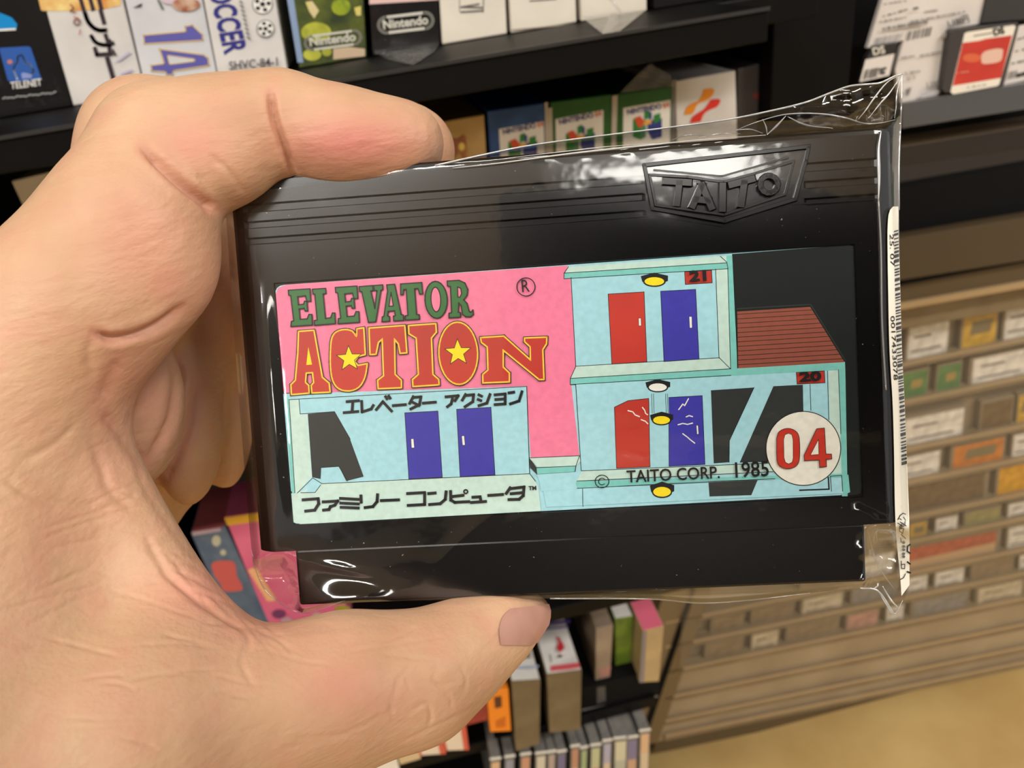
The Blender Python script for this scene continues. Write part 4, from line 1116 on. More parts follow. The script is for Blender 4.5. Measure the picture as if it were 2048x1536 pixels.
KAT2 = [[(225, 818), (328, 810), (332, 845), (305, 888), (242, 895)], [(362, 832), (462, 826), (442, 854), (412, 864), (402, 884), (364, 888)], [(480, 808), (603, 815)], [(482, 840), (603, 846)], [(484, 869), (603, 874)], [(620, 790), (622, 835)], [(734, 782), (730, 830), (702, 864), (648, 871)], [(758, 823), (878, 818)],
        [(938, 775), (1055, 768), (1055, 850), (942, 856)], [(1082, 775), (1128, 771)], [(1202, 762), (1196, 815), (1162, 844), (1088, 850)], [(1232, 760), (1234, 820), (1262, 835), (1358, 830)], [(1240, 796), (1318, 787)], ell((1336, 762), 13, 13, 10) + [(1349, 762)], [(1384, 800), (1434, 797), (1440, 830)], [(1374, 836), (1472, 829)], [(1492, 788), (1588, 781)], [(1640, 735), (1612, 775)], [(1642, 741), (1734, 730), (1728, 790), (1700, 814), (1630, 816)], [(1645, 776), (1722, 769)]]
for k, s_ in enumerate(KAT2): let.stroke(cC(s_), 2.6 if k == 13 else 5.8, LK)
let.text('TM', cC([(1765, 752)])[0], (15.5, -0.5), LK, hr=1.0, bold=0.03)
let.text('TAITO CORP.', cD([(608, 640)])[0], (186, -9), LK, hr=1.12, bold=0.012)
let.text('1985', cD([(1226, 612)])[0], (67, -3.4), LK, hr=1.15, bold=0.012)
let.stroke(cD(ell((466, 634), 39, 36, 26)), 1.7, LK, True); let.stroke(cD([ell((466, 634), 20, 19, 16)[i] for i in range(2, 15)]), 1.7, LK)
let.text('21', cB([(893, 263)])[0], (34, -2), LK, hr=0.72, bold=0.045); let.text('20', cB([(1597, 905)])[0], (44, -2.6), LK, hr=0.60, bold=0.045)
zero = [(1460, 390), (1475, 350), (1520, 332), (1565, 345), (1588, 385), (1590, 500), (1572, 545), (1530, 562), (1485, 552), (1462, 515)]
let.fill(cD(spline(zero + [zero[0]], 3)), NUM); let.stroke(cD(spline(zero + [zero[0]], 3)), 1.2, LK, True)
zi = [(1500, 395), (1508, 368), (1527, 360), (1546, 368), (1553, 395), (1554, 500), (1548, 525), (1528, 534), (1510, 525), (1502, 500)]
let.fill(cD(zi), DISC); let.stroke(cD(zi), 1.0, LK, True)
fr_ = [(1688, 334), (1732, 330), (1740, 478), (1772, 478), (1774, 506), (1742, 508), (1744, 550), (1704, 554), (1702, 512), (1618, 516), (1616, 486)]
let.fill(cD(fr_), NUM); let.stroke(cD(fr_), 1.2, LK, True); fi = [(1698, 395), (1700, 480), (1652, 484)]
let.fill(cD(fi), DISC); let.stroke(cD(fi), 1.0, LK, True)
let.build('lettering', label)

# ================================================================== clear bag around the cartridge
from mathutils import noise as mnoise
TOP = [(455, 392), (560, 376), (700, 354), (870, 331), (960, 311), (1060, 291), (1200, 272), (1330, 256), (1450, 240), (1540, 222), (1610, 205), (1660, 186), (1700, 172), (1740, 168), (1762, 165), (1790, 152), (1804, 148)]
RIGHT = [(1804, 148), (1803, 200), (1801, 250), (1798, 330), (1798, 420), (1801, 600), (1808, 800), (1813, 900), (1818, 1020), (1819, 1100), (1816, 1165), (1808, 1200), (1788, 1228)]
BOT = [(605, 1226), (690, 1207), (850, 1201), (1100, 1197), (1300, 1198), (1400, 1206), (1500, 1200), (1620, 1186), (1720, 1176), (1756, 1182), (1788, 1228)]
LEFT = [(455, 392), (452, 430), (475, 760), (503, 1100), (515, 1150), (540, 1190), (605, 1226)]


def resample(P, n):
    P = np.array(spline(P, 8)); d = np.r_[0, np.cumsum(np.linalg.norm(np.diff(P, axis=0), axis=1))]; d /= d[-1]
    t = np.linspace(0, 1, n); return np.c_[np.interp(t, d, P[:, 0]), np.interp(t, d, P[:, 1])]


NU, NV = 190, 130
T_, B_, L_, R_ = resample(TOP, NU), resample(BOT, NU), resample(LEFT, NV), resample(RIGHT, NV)


def hfun(x, y):
    """film height over the face in mm: hugs the cartridge, falls to the seam outside it"""
    bev = float(np.interp(abs(x), [50.9, 51.6, 53.3, 54.1, 54.5], [0, 0.15, 1.15, 2.0, 3.0])) if y > -31.5 else 0.0
    dx = max(abs(x) - 54.4, 0)
    dt = max(y - 31.6, 0)
    db = max(-40.6 - y, 0) if abs(x) < 47.5 else max(-31.0 - y, 0) * (0.5 if abs(x) < 49 else 1)
    d2 = dx * dx + dt * dt + db * db
    return 0.35 - max(bev, 8.2 * (1 - math.exp(-d2 / 7.0)))


def wrinkle(x, y):
    n = mnoise.noise((x * 0.09, y * 0.16, 3.1)) * 0.10
    # slack zones: lower left, top right corner, left fold
    a = math.exp(-(((x + 38) / 14) ** 2 + ((y + 36) / 5.0) ** 2))
    n += a * (0.25 + 0.5 * mnoise.noise((x * 0.10 + y * 0.05, y * 0.22, 9.0)))
    n += 2.0 * math.exp(-(((x + 39.5) / 7.5) ** 2 + ((y + 41.0) / 3.6) ** 2))
    n += 0.5 * math.exp(-(((x + 39.5) / 4.5) ** 2 + ((y + 34.6 + 0.25 * (x + 39)) / 0.9) ** 2))
    n += 0.35 * math.exp(-(((x + 18) / 5) ** 2 + ((y + 30 - 0.8 * (x + 18)) / 1.6) ** 2))
    b = math.exp(-(((x + 49.4) / 1.7) ** 2)) * math.exp(-((y + 4) / 17) ** 4)
    n += 1.05 * b
    if y > 31:
        k = min(1, (y - 31) / 3.0)
        n += k * (0.9 * mnoise.noise((x * 0.22, y * 0.35, 1.0)) + 0.5 * mnoise.noise((x * 0.6, y * 0.5, 5.0)))
    if x > 46 and y < -28: n += 0.9 * mnoise.noise((x * 0.3, y * 0.3, 8.0))
    return n


def sheet(front):
    V, Fc = [], []
    for j in range(NV):
        t = j / (NV - 1)
        for i in range(NU):
            s = i / (NU - 1)
            p = (1 - t) * T_[i] + t * B_[i] + (1 - s) * L_[j] + s * R_[j] - ((1 - s) * (1 - t) * T_[0] + s * (1 - t) * T_[-1] + (1 - s) * t * B_[0] + s * t * B_[-1])
            x, y, _ = cl(p[0], p[1]); x *= 1000; y *= 1000
            edge = min(1, min(s, 1 - s, t, 1 - t) / 0.012)
            h = hfun(x, y)
            if front:
                wr = wrinkle(x, y); h = h + max(wr, -0.12 if h > -0.5 else -3) * edge
            else:
                h = -8.0 - 9.4 * (1 - ((0.35 - h) / 8.2)) * edge
            V.append(cl(p[0], p[1], h * mm))
    for j in range(NV - 1):
        for i in range(NU - 1):
            Fc.append((j * NU + i, (j + 1) * NU + i, (j + 1) * NU + i + 1, j * NU + i + 1))
    return V, Fc


bag = tag(empty('plastic_bag', matrix=CART_M), 'clear crinkled plastic bag wrapped around the black cartridge', 'plastic bag')
FILM = film('bag_film', 0.085, base=0.045, bump=0.05, scale=120)
V, Fc = sheet(True); link('front_film', V, Fc, FILM, bag, smooth=True)
V, Fc = sheet(False); link('back_film', V, [tuple(reversed(q)) for q in Fc], film('bag_film_back', 0.1, base=0.03), bag, smooth=True)


def on_film(u, v, extra=0.0):
    x, y, _ = cl(u, v); h = hfun(x * 1000, y * 1000)
    x, y, _ = cl(u, v, h * mm); h = hfun(x * 1000, y * 1000) + max(-0.1, wrinkle(x * 1000, y * 1000)) * 0.7
    return cl(u, v, h * mm + extra)


CREASE_GLINT = film('bag_crease_glint', 0.25, base=0.45, haze=0.35)  # whitish haze puts the shine of the folds into the film colour
CREASE_GLINT2 = film('bag_crease_glint_soft', 0.2, base=0.22, haze=0.14)
fold_glints = [  # pale tubes along fold and seam lines, standing in for their highlights
    (TOP[3:], 0.16, CREASE_GLINT, 'top_seam'), (RIGHT[:5], 0.14, CREASE_GLINT2, 'side_seam'),
    (BOT[3:8], 0.13, CREASE_GLINT2, 'bottom_seam'), (BOT[8:] , 0.16, CREASE_GLINT, 'bottom_seam'), (LEFT[3:] + [(690, 1201)], 0.12, CREASE_GLINT2, 'corner_fold'),
    ([(905, 336), (1000, 326), (1150, 306), (1300, 290), (1400, 280), (1532, 270)], 0.17, CREASE_GLINT, 'fold'),
    ([(1000, 318), (1120, 304), (1230, 292), (1340, 286)], 0.10, CREASE_GLINT, 'fold'),
    (Ee([(870, 418), (1000, 366), (1190, 316), (1400, 312), (1560, 336), (1690, 374), (1790, 372), (1890, 350)]), 0.15, CREASE_GLINT, 'fold'),
    (Ee([(1930, 60), (1840, 110), (1760, 205), (1700, 290), (1655, 345)]), 0.15, CREASE_GLINT, 'peak_fold'),
    (Ee([(1930, 60), (1860, 170), (1790, 250), (1720, 340)]), 0.15, CREASE_GLINT, 'peak_fold'),
    (Ee([(1930, 60), (1900, 180), (1895, 270), (1885, 340)]), 0.12, CREASE_GLINT, 'peak_fold'),
    (Ee([(1070, 445), (1130, 390), (1190, 325)]), 0.2, CREASE_GLINT, 'fold'), (Ee([(1070, 445), (1062, 395), (1040, 345)]), 0.12, CREASE_GLINT, 'fold'),
    (Ee([(1200, 330), (1320, 385), (1490, 405)]), 0.17, CREASE_GLINT, 'fold'), (Ee([(860, 418), (960, 412), (1040, 436)]), 0.12, CREASE_GLINT, 'fold'),
    (Ee([(620, 470), (760, 440), (900, 440)]), 0.14, CREASE_GLINT2, 'fold'), (Ee([(460, 480), (560, 448), (680, 452)]), 0.16, CREASE_GLINT2, 'fold'),
    ([(1762, 262), (1757, 300), (1758, 360), (1757, 400)], 0.28, CREASE_GLINT, 'edge_gleam'), ([(1757, 400), (1762, 500), (1764, 640), (1772, 780)], 0.14, CREASE_GLINT2, 'edge_fold'),
    ([(1756, 1180), (1770, 1205), (1788, 1228), (1806, 1200)], 0.16, CREASE_GLINT, 'corner_fold'), ([(1765, 1172), (1782, 1200), (1796, 1215)], 0.2, CREASE_GLINT, 'corner_fold'),
    ([(1735, 1060), (1745, 1100), (1760, 1150)], 0.08, CREASE_GLINT2, 'fold'), ([(1742, 1110), (1768, 1150), (1790, 1180)], 0.08, CREASE_GLINT2, 'fold'),
]
for pts, r, m_, nm in fold_glints:
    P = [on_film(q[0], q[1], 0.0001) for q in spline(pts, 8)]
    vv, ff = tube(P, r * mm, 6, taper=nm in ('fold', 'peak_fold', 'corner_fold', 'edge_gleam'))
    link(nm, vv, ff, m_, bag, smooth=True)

# price sticker folded round the right edge of the bag
SLf = [(1776, 440), (1775, 470), (1776, 560), (1779, 700), (1785, 800), (1788, 900), (1790, 1020), (1794, 1090), (1800, 1150), (1803, 1192)]
SRt = [(1797, 440), (1797, 470), (1800, 560), (1804, 700), (1809, 800), (1813, 900), (1818, 1020), (1819, 1090), (1819, 1130), (1819, 1170)]
PAPER = mat('sticker_paper', (244, 240, 226), 0.5)
a_, b_ = resample(SLf, 60), resample(SRt, 60)
V, Fc = [], []
cap = [(1781, 420), (1787, 413), (1797, 413)]
a_ = np.vstack([[(1786, 413), (1780, 420), (1777, 430)], a_]); b_ = np.vstack([[(1796.5, 413), (1797, 420), (1797, 430)], b_])
for q0, q1 in zip(a_, b_):
    for t in np.linspace(0, 1, 5): V.append(on_film(*(q0 + (q1 - q0) * t), 0.00035))
for j in range(len(a_) - 1):
    for i in range(4): Fc.append((j * 5 + i, (j + 1) * 5 + i, (j + 1) * 5 + i + 1, j * 5 + i + 1))
stk = link('price_sticker', V, Fc, PAPER, bag, smooth=True); stk['label'] = 'white price sticker with bar code on the bag edge'
sp = Print(lambda u, v, h: on_film(u, v, 0.00035 + h), step=0.00002, base=0.0001)
fL = lambda v: np.interp(v, [q[1] for q in SLf], [q[0] for q in SLf]); fR = lambda v: np.interp(v, [q[1] for q in SRt], [q[0] for q in SRt])
y = 462.0
while y < 928:
    th = random.choice([2.2, 3.0, 4.6, 6.5]); xl = fL(y) + 0.60 * (fR(y) - fL(y)); xr = fR(y) - 0.3
    sp.fill([(xl, y), (xr, y - 2.5), (xr, y + th - 2.5), (xl, y + th)], K_, lay=1)
    y += th + random.choice([2.6, 3.4, 4.8])
sp.text('25. 07', (1779.5, 468), (2, 64), K_, up=(11.5, 0), lay=2)
sp.text('0017433078', (1781.5, 632), (6.5, 128), K_, up=(11.5, -0.6), lay=2)
S4 = crop(1780, 960, 5.1194)
for s_ in ([(160, 350), (135, 340), (105, 362), (82, 405)], [(100, 395), (150, 430)], [(140, 380), (160, 412)], [(105, 430), (165, 470)], [(80, 440), (120, 470)], [(100, 470), (95, 520), (130, 550), (140, 500), (110, 500)], [(110, 555), (160, 600)], [(108, 590), (115, 640)], [(115, 830), (118, 905), (150, 908), (152, 865)], [(120, 865), (150, 862)], [(158, 960), (140, 1000), (105, 1020)]):
    sp.stroke(S4(s_), 1.6, K_, lay=2)
for yy in (640, 680, 715, 755, 785): sp.ell(S4([(140, yy)])[0], 3.2, 3.0, BC, 8, lay=2)
for s_ in ([(205, 660), (180, 680), (178, 730), (205, 750)], [(180, 840), (205, 860)], [(178, 940), (208, 950)]): sp.stroke(S4(s_), 3.2, K_, lay=2)
sp.build('sticker_print', stk)

# ================================================================== the hand
def q3(u, v, d):
    return np.array([(u - CX) / F * d, (v - CY) / F * d, d])


X0, X1, Y0, Y1, Z0, Z1, HS = -150.0, 22.0, -60.0, 215.0, 62.0, 205.0, 1.25
gx, gy, gz = np.arange(X0, X1, HS), np.arange(Y0, Y1, HS), np.arange(Z0, Z1, HS)
BIG = 60.0


def field():
    return np.full((len(gx), len(gy), len(gz)), BIG, dtype=np.float32)


def sub(lo, hi, pad):
    s = []
    for g, a_, b_ in zip((gx, gy, gz), lo, hi):
        i0 = int(np.searchsorted(g, a_ - pad)); i1 = int(np.searchsorted(g, b_ + pad)); s.append(slice(max(0, i0 - 1), min(len(g), i1 + 1)))
    return tuple(s)


def smin(a_, b_, k):
    h = np.maximum(k - np.abs(a_ - b_), 0) / k
    return np.minimum(a_, b_) - h * h * k * 0.25


def pts(s):
    return gx[s[0]][:, None, None], gy[s[1]][None, :, None], gz[s[2]][None, None, :]


def cone(Fd, A_, B_, ra, rb, k, sq=(1, 1, 1)):
    s = sub(np.minimum(A_ - ra, B_ - rb), np.maximum(A_ + ra, B_ + rb), 14)
    x, y, z = pts(s); d = B_ - A_; L2 = float(d @ d) + 1e-9
    t = np.clip(((x - A_[0]) * d[0] + (y - A_[1]) * d[1] + (z - A_[2]) * d[2]) / L2, 0, 1)
    t2 = t * t * (3 - 2 * t) * 0.3 + t * 0.7
    dist = np.sqrt(((x - A_[0] - t * d[0]) * sq[0]) ** 2 + ((y - A_[1] - t * d[1]) * sq[1]) ** 2 + ((z - A_[2] - t * d[2]) * sq[2]) ** 2) - (ra + (rb - ra) * t2)
    Fd[s] = smin(Fd[s], dist.astype(np.float32), k)


def ellip(Fd, c, r, k):
    r = np.array(r, float); s = sub(c - r, c + r, 14); x, y, z = pts(s)
    q = np.sqrt(((x - c[0]) / r[0]) ** 2 + ((y - c[1]) / r[1]) ** 2 + ((z - c[2]) / r[2]) ** 2)
    Fd[s] = smin(Fd[s], ((q - 1) * r.min()).astype(np.float32), k)


def tri(Fd, a_, b_, c_, r, k):
    s = sub(np.minimum(np.minimum(a_, b_), c_) - r, np.maximum(np.maximum(a_, b_), c_) + r, 14)
    x, y, z = np.broadcast_arrays(*pts(s)); P = np.stack([x, y, z], -1).astype(np.float32)
    n = np.cross(b_ - a_, a_ - c_); out = None

    def seg(p, q):
        d = q - p; w_ = P - p; t = np.clip((w_ @ d) / (d @ d), 0, 1); return ((w_ - t[..., None] * d) ** 2).sum(-1)
    e = np.minimum(np.minimum(seg(a_, b_), seg(b_, c_)), seg(c_, a_))
    ins = (np.sign((P - a_) @ np.cross(b_ - a_, n)) + np.sign((P - b_) @ np.cross(c_ - b_, n)) + np.sign((P - c_) @ np.cross(a_ - c_, n)))
    pd = ((P - a_) @ n) ** 2 / (n @ n)
    dist = np.sqrt(np.where(np.abs(ins) >= 2.5, pd, e)) - r
    Fd[s] = smin(Fd[s], dist.astype(np.float32), k)


def chain(Fd, J, k):
    """J: (u, v, depth mm, radius px)"""
    for a_, b_ in zip(J[:-1], J[1:]):
        cone(Fd, q3(*a_[:3]), q3(*b_[:3]), a_[3] * a_[2] / F, b_[3] * b_[2] / F, k)


palm = field()
# thumb: metacarpal, proximal and distal phalanx
chain(palm, [(-60, 1560, 104, 330), (300, 1470, 109, 225), (560, 1418, 114, 142), (700, 1378, 118, 136), (850, 1346, 122, 112)], 6)
chain(palm, [(850, 1346, 122, 111), (935, 1296, 126, 86), (1008, 1252, 129, 58), (1068, 1224, 131, 37)], 5)
ellip(palm, q3(842, 1400, 121), (5.0, 5.0, 7), 5)
# back of the hand / web between thumb and index
chain(palm, [(-60, 820, 116, 250), (-120, 1200, 112, 300), (-180, 1500, 108, 330)], 10)
tri(palm, q3(85, 800, 119), q3(405, 1335, 117), q3(-120, 1350, 110), 6.2, 9)
tri(palm, q3(130, 850, 120.5), q3(440, 1350, 118), q3(50, 1250, 115), 4.6, 6)
tri(palm, q3(-60, 900, 125), q3(200, 800, 150), q3(-60, 1500, 125), 10, 10)
# forearm, out of the frame
cone(palm, q3(-160, 1500, 112), np.array([-118.0, 205.0, 108.0]), 27, 31, 14)
ind = field()
chain(ind, [(30, 760, 116, 205), (165, 600, 117, 172), (262, 452, 119, 148), (325, 302, 123, 118)], 5)
chain(ind, [(325, 302, 123, 118), (450, 270, 125, 103), (566, 250, 126.5, 97)], 5)
chain(ind, [(566, 250, 126.5, 97), (690, 272, 126.5, 87), (790, 286, 127, 76), (815, 289, 127.5, 72)], 4)
ellip(ind, q3(442, 338, 121.5), (7.6, 6.0, 6.5), 4)
ellip(ind, q3(690, 290, 124.5), (9.5, 5.6, 6.0), 4)      # finger pad
ellip(ind, q3(318, 540, 118), (8.5, 9.0, 8), 5)          # flesh at the base
mid = field()
chain(mid, [(90, 830, 140, 160), (220, 590, 146, 140), (302, 290, 150, 118), (560, 262, 156, 100), (800, 300, 155, 84), (832, 304, 154, 74)], 6)
ellip(mid, q3(268, 812, 136), (8.4, 15, 10), 5)          # pad under the middle finger
rin = field()
chain(rin, [(190, 900, 158, 150), (330, 720, 164, 118), (420, 430, 170, 100), (620, 420, 168, 92), (800, 500, 163, 84)], 6)
ellip(rin, q3(378, 850, 156), (6.6, 17, 9), 4)
lit = field()
chain(lit, [(240, 1000, 172, 120), (380, 830, 174, 92), (470, 620, 176, 80), (650, 620, 172, 72), (800, 700, 166, 66)], 6)
ellip(lit, q3(452, 850, 174), (5.6, 15, 8), 4)
tri(palm, q3(180, 760, 140), q3(200, 960, 150), q3(360, 960, 176), 6, 8)
H_ = smin(palm, ind, 5.0)
for g in (mid, rin, lit): H_ = smin(H_, g, 2.2)


def surface_nets(Fd):
    s = Fd < 0
    nx_, ny_, nz_ = Fd.shape
    cor = [(i, j, k) for i in (0, 1) for j in (0, 1) for k in (0, 1)]
    sl = lambda c: tuple(slice(c[a], c[a] + n - 1) for a, n in zip(range(3), Fd.shape))
    cnt = sum(s[sl(c)].astype(np.int8) for c in cor)
    mask = (cnt > 0) & (cnt < 8); idx = -np.ones(mask.shape, np.int64); idx[mask] = np.arange(mask.sum())
    I = np.argwhere(mask); acc = np.zeros((len(I), 3)); num = np.zeros(len(I))
    for a_ in range(8):
        for b_ in range(a_ + 1, 8):
            ca, cb = np.array(cor[a_]), np.array(cor[b_])
            if np.abs(ca - cb).sum() != 1: continue
            fa = Fd[tuple((I + ca).T)]; fb = Fd[tuple((I + cb).T)]; ok = (fa < 0) != (fb < 0)
            t = np.where(ok, fa / np.where(ok, fa - fb, 1), 0)
            acc += np.where(ok[:, None], ca + t[:, None] * (cb - ca), 0); num += ok
    P = I + acc / num[:, None]
    V = np.c_[X0 + P[:, 0] * HS, Y0 + P[:, 1] * HS, Z0 + P[:, 2] * HS]
    faces = []
    for ax in range(3):
        o1, o2 = [(1, 2), (2, 0), (0, 1)][ax]
        e = [slice(None)] * 3; e2 = [slice(None)] * 3; e[ax] = slice(0, -1); e2[ax] = slice(1, None)
        d = s[tuple(e)] != s[tuple(e2)]
        E_ = np.argwhere(d); E_ = E_[(E_[:, o1] > 0) & (E_[:, o2] > 0) & (E_[:, o1] < Fd.shape[o1] - 1) & (E_[:, o2] < Fd.shape[o2] - 1)]
        inside = s[tuple(E_.T)]
        u1 = np.zeros(3, int); u1[o1] = 1; u2 = np.zeros(3, int); u2[o2] = 1
        q = np.stack([idx[tuple((E_ - u1 - u2).T)], idx[tuple((E_ - u2).T)], idx[tuple(E_.T)], idx[tuple((E_ - u1).T)]], 1)
        q[~inside] = q[~inside][:, ::-1]; faces.append(q)
    return V, np.vstack(faces)


HV, HF = surface_nets(H_)
# smooth the net a little
edges = np.vstack([HF[:, [0, 1]], HF[:, [1, 2]], HF[:, [2, 3]], HF[:, [3, 0]]])
for lam in (0.5, 0.5, 0.5):
    acc = np.zeros_like(HV); cnt = np.zeros(len(HV))
    for a_, b_ in ((0, 1), (1, 0)):
        np.add.at(acc, edges[:, a_], HV[edges[:, b_]]); np.add.at(cnt, edges[:, a_], 1)
    HV = HV + lam * (acc / np.maximum(cnt, 1)[:, None] - HV)
# finer mesh by subdivision
tmp = bpy.data.meshes.new('tmp'); tmp.from_pydata(HV.tolist(), [], HF.tolist())
to = bpy.data.objects.new('tmp', tmp); COL.objects.link(to)
sb = to.modifiers.new('s', 'SUBSURF'); sb.levels = 2; sb.render_levels = 2
bpy.context.view_layer.update()
me = bpy.data.meshes.new_from_object(to.evaluated_get(bpy.context.evaluated_depsgraph_get()))
bpy.data.objects.remove(to); bpy.data.meshes.remove(tmp)
n = len(me.vertices); co = np.empty(n * 3); me.vertices.foreach_get('co', co); co = co.reshape(-1, 3)
no = np.empty(n * 3); me.vertices.foreach_get('normal', no); no = no.reshape(-1, 3)
U = CX + F * co[:, 0] / co[:, 2]; Vv = CY + F * co[:, 1] / co[:, 2]
front = np.clip(-(no * co).sum(1) / np.linalg.norm(co, axis=1) * 1.6, 0, 1)


def dseg(P):
    P = np.array(spline(P, 4)); best = np.full(n, 1e9); par = np.zeros(n)
    lo, hi = P.min(0) - 60, P.max(0) + 60
    K = np.nonzero((U > lo[0]) & (U < hi[0]) & (Vv > lo[1]) & (Vv < hi[1]) & (front > 0))[0]
    u, v = U[K], Vv[K]; bb_ = np.full(len(K), 1e9); pp_ = np.zeros(len(K))
    for i, (a_, b_) in enumerate(zip(P[:-1], P[1:])):
        d = b_ - a_; t = np.clip(((u - a_[0]) * d[0] + (v - a_[1]) * d[1]) / (d @ d + 1e-9), 0, 1)
        dd = np.hypot(u - a_[0] - t * d[0], v - a_[1] - t * d[1]); m_ = dd < bb_; bb_[m_] = dd[m_]; pp_[m_] = (i + t[m_]) / (len(P) - 1)
    best[K] = bb_; par[K] = pp_
    return best, par


disp = np.zeros(n); red = np.zeros(n)
A1 = crop(0, 100, 2.2756); A2 = crop(0, 700, 2.9257); A3 = crop(0, 1000, 1.7809)
creases = [  # pixel polyline, depth mm, width px, depth limits mm
    (A1([(1230, 190), (1245, 300), (1290, 440), (1345, 575)]), 1.3, 7, (100, 140)),
    (A1([(655, 450), (740, 530), (840, 620), (930, 690), (975, 735)]), 1.4, 9, (95, 138)),
    (A1([(960, 480), (1050, 560), (1110, 650)]), 0.25, 6, (100, 138)),
    (A1([(900, 560), (950, 650), (975, 715)]), 0.2, 6, (100, 138)),
    (A1([(430, 1290), (520, 1315), (640, 1290), (740, 1240), (830, 1170)]), 1.2, 9, (90, 145)),
    (A1([(420, 1300), (400, 1400), (430, 1500)]), 0.18, 10, (90, 140)),
    (A2([(600, 280), (640, 180), (700, 60)]), 0.45, 14, (90, 145)),
    (A2([(600, 370), (680, 450), (760, 560), (850, 680)]), 0.5, 12, (90, 140)),
    (A2([(130, 640), (300, 560), (450, 430)]), 0.2, 8, (80, 140)),
    (A2([(0, 740), (200, 860), (420, 900), (640, 920)]), 0.22, 8, (80, 140)),
    (A2([(540, 540), (600, 700), (640, 820), (780, 930)]), 0.25, 10, (80, 140)),
    (A2([(800, 640), (850, 800), (950, 960), (1060, 1110), (1180, 1280)]), 0.18, 8, (80, 140)),
    (A2([(850, 1080), (930, 1230), (1000, 1330), (1150, 1450), (1300, 1500)]), 0.28, 8, (80, 140)),
    (A3([(580, 260), (700, 350), (800, 420), (900, 470)]), 0.3, 6, (80, 140)),
    (A3([(640, 340), (760, 400), (880, 480), (880, 560)]), 0.2, 6, (80, 140)),
    (A3([(880, 490), (860, 580), (900, 660)]), 0.12, 6, (80, 140)),
    (A3([(1480, 560), (1420, 640), (1400, 720)]), 0.08, 5, (80, 150)),
    (A3([(1560, 590), (1545, 640), (1600, 700), (1610, 745)]), 0.12, 4.5, (80, 150)),
    (A3([(1455, 755), (1520, 725), (1535, 775), (1520, 808)]), 0.2, 4, (80, 150)),
    (A3([(1640, 590), (1660, 640), (1650, 690)]), 0.1, 4, (80, 150)),
    (A3([(1390, 700), (1400, 780), (1450, 800)]), 0.08, 5, (80, 150)),
    (A3([(1500, 640), (1560, 660), (1640, 640)]), 0.1, 4, (80, 150)), (A3([(1440, 620), (1470, 690), (1540, 740)]), 0.1, 4, (80, 150)),
    (A2([(1040, 60), (1040, 200), (1000, 420), (860, 660)]), 0.8, 12, (110, 170)),
    (A2([(1150, 200), (1120, 400), (1040, 600), (930, 800)]), 0.9, 12, (120, 190)),
]
for k in range(70):      # fine skin lines over the thumb base and hand
    u0, v0 = random.uniform(0, 800), random.uniform(900, 1500); ln = random.uniform(60, 220); an = random.uniform(-0.5, 0.35)
    creases.append(([(u0, v0), (u0 + ln * 0.5, v0 + ln * 0.5 * an + random.uniform(-8, 8)), (u0 + ln, v0 + ln * an)], random.uniform(0.05, 0.13), 4, (80, 140)))
for k in range(26):
    t0 = random.uniform(0, 1); u0, v0 = 330 + 220 * t0 + random.uniform(-30, 10), 1090 + 165 * t0 + random.uniform(-10, 30); an = random.uniform(0.35, 1.0); ln = random.uniform(50, 130)
    creases.append(([(u0, v0), (u0 + ln * 0.5 * math.cos(an) + random.uniform(-5, 5), v0 + ln * 0.5 * math.sin(an)), (u0 + ln * math.cos(an), v0 + ln * math.sin(an))], random.uniform(0.06, 0.16), 4, (80, 140)))
for P, dep, wd_, (z0, z1) in creases:
    d, t = dseg(P)
    w_ = np.exp(-(d / wd_) ** 2) * np.clip(np.minimum(t, 1 - t) * 5 + 0.25, 0, 1) * front * (co[:, 2] > z0) * (co[:, 2] < z1)
    disp -= dep * w_
    disp += 0.13 * dep * np.exp(-((d - 2.1 * wd_) / (1.2 * wd_)) ** 2) * np.clip(np.minimum(t, 1 - t) * 5, 0, 1) * front * (co[:, 2] > z0) * (co[:, 2] < z1)
    if dep > 0.3: red = np.maximum(red, 0.45 * np.exp(-(d / (2.5 * wd_)) ** 2) * front)
for (u0, v0), ru, rv, a_ in (((700, 285), 150, 60, 0.95), ((385, 290), 90, 60, 0.55), ((290, 480), 110, 130, 0.45), ((330, 560), 60, 70, 0.5), ((420, 1180), 120, 70, 0.65), ((500, 1240), 110, 60, 0.5), ((680, 1370), 90, 70, 0.45), ((280, 780), 90, 120, 0.4), ((220, 930), 70, 120, 0.25), ((760, 1400), 120, 60, 0.3), ((850, 330), 60, 40, 0.35), ((440, 600), 90, 160, 0.3), ((620, 1270), 140, 50, 0.25)):
    red = np.maximum(red, a_ * np.exp(-((U - u0) / ru) ** 2 - ((Vv - v0) / rv) ** 2))
co = co + no * disp[:, None]
Wd = (CPOS[:, None] + RWC @ (co.T * 0.001)).T
horg = cw(q3(150, 1000, 118))
me.vertices.foreach_set('co', (Wd - horg).ravel()); me.update()
me.polygons.foreach_set('use_smooth', np.ones(len(me.polygons), dtype=bool))
at = me.attributes.new('flush', 'FLOAT', 'POINT'); at.data.foreach_set('value', red.astype(np.float32))

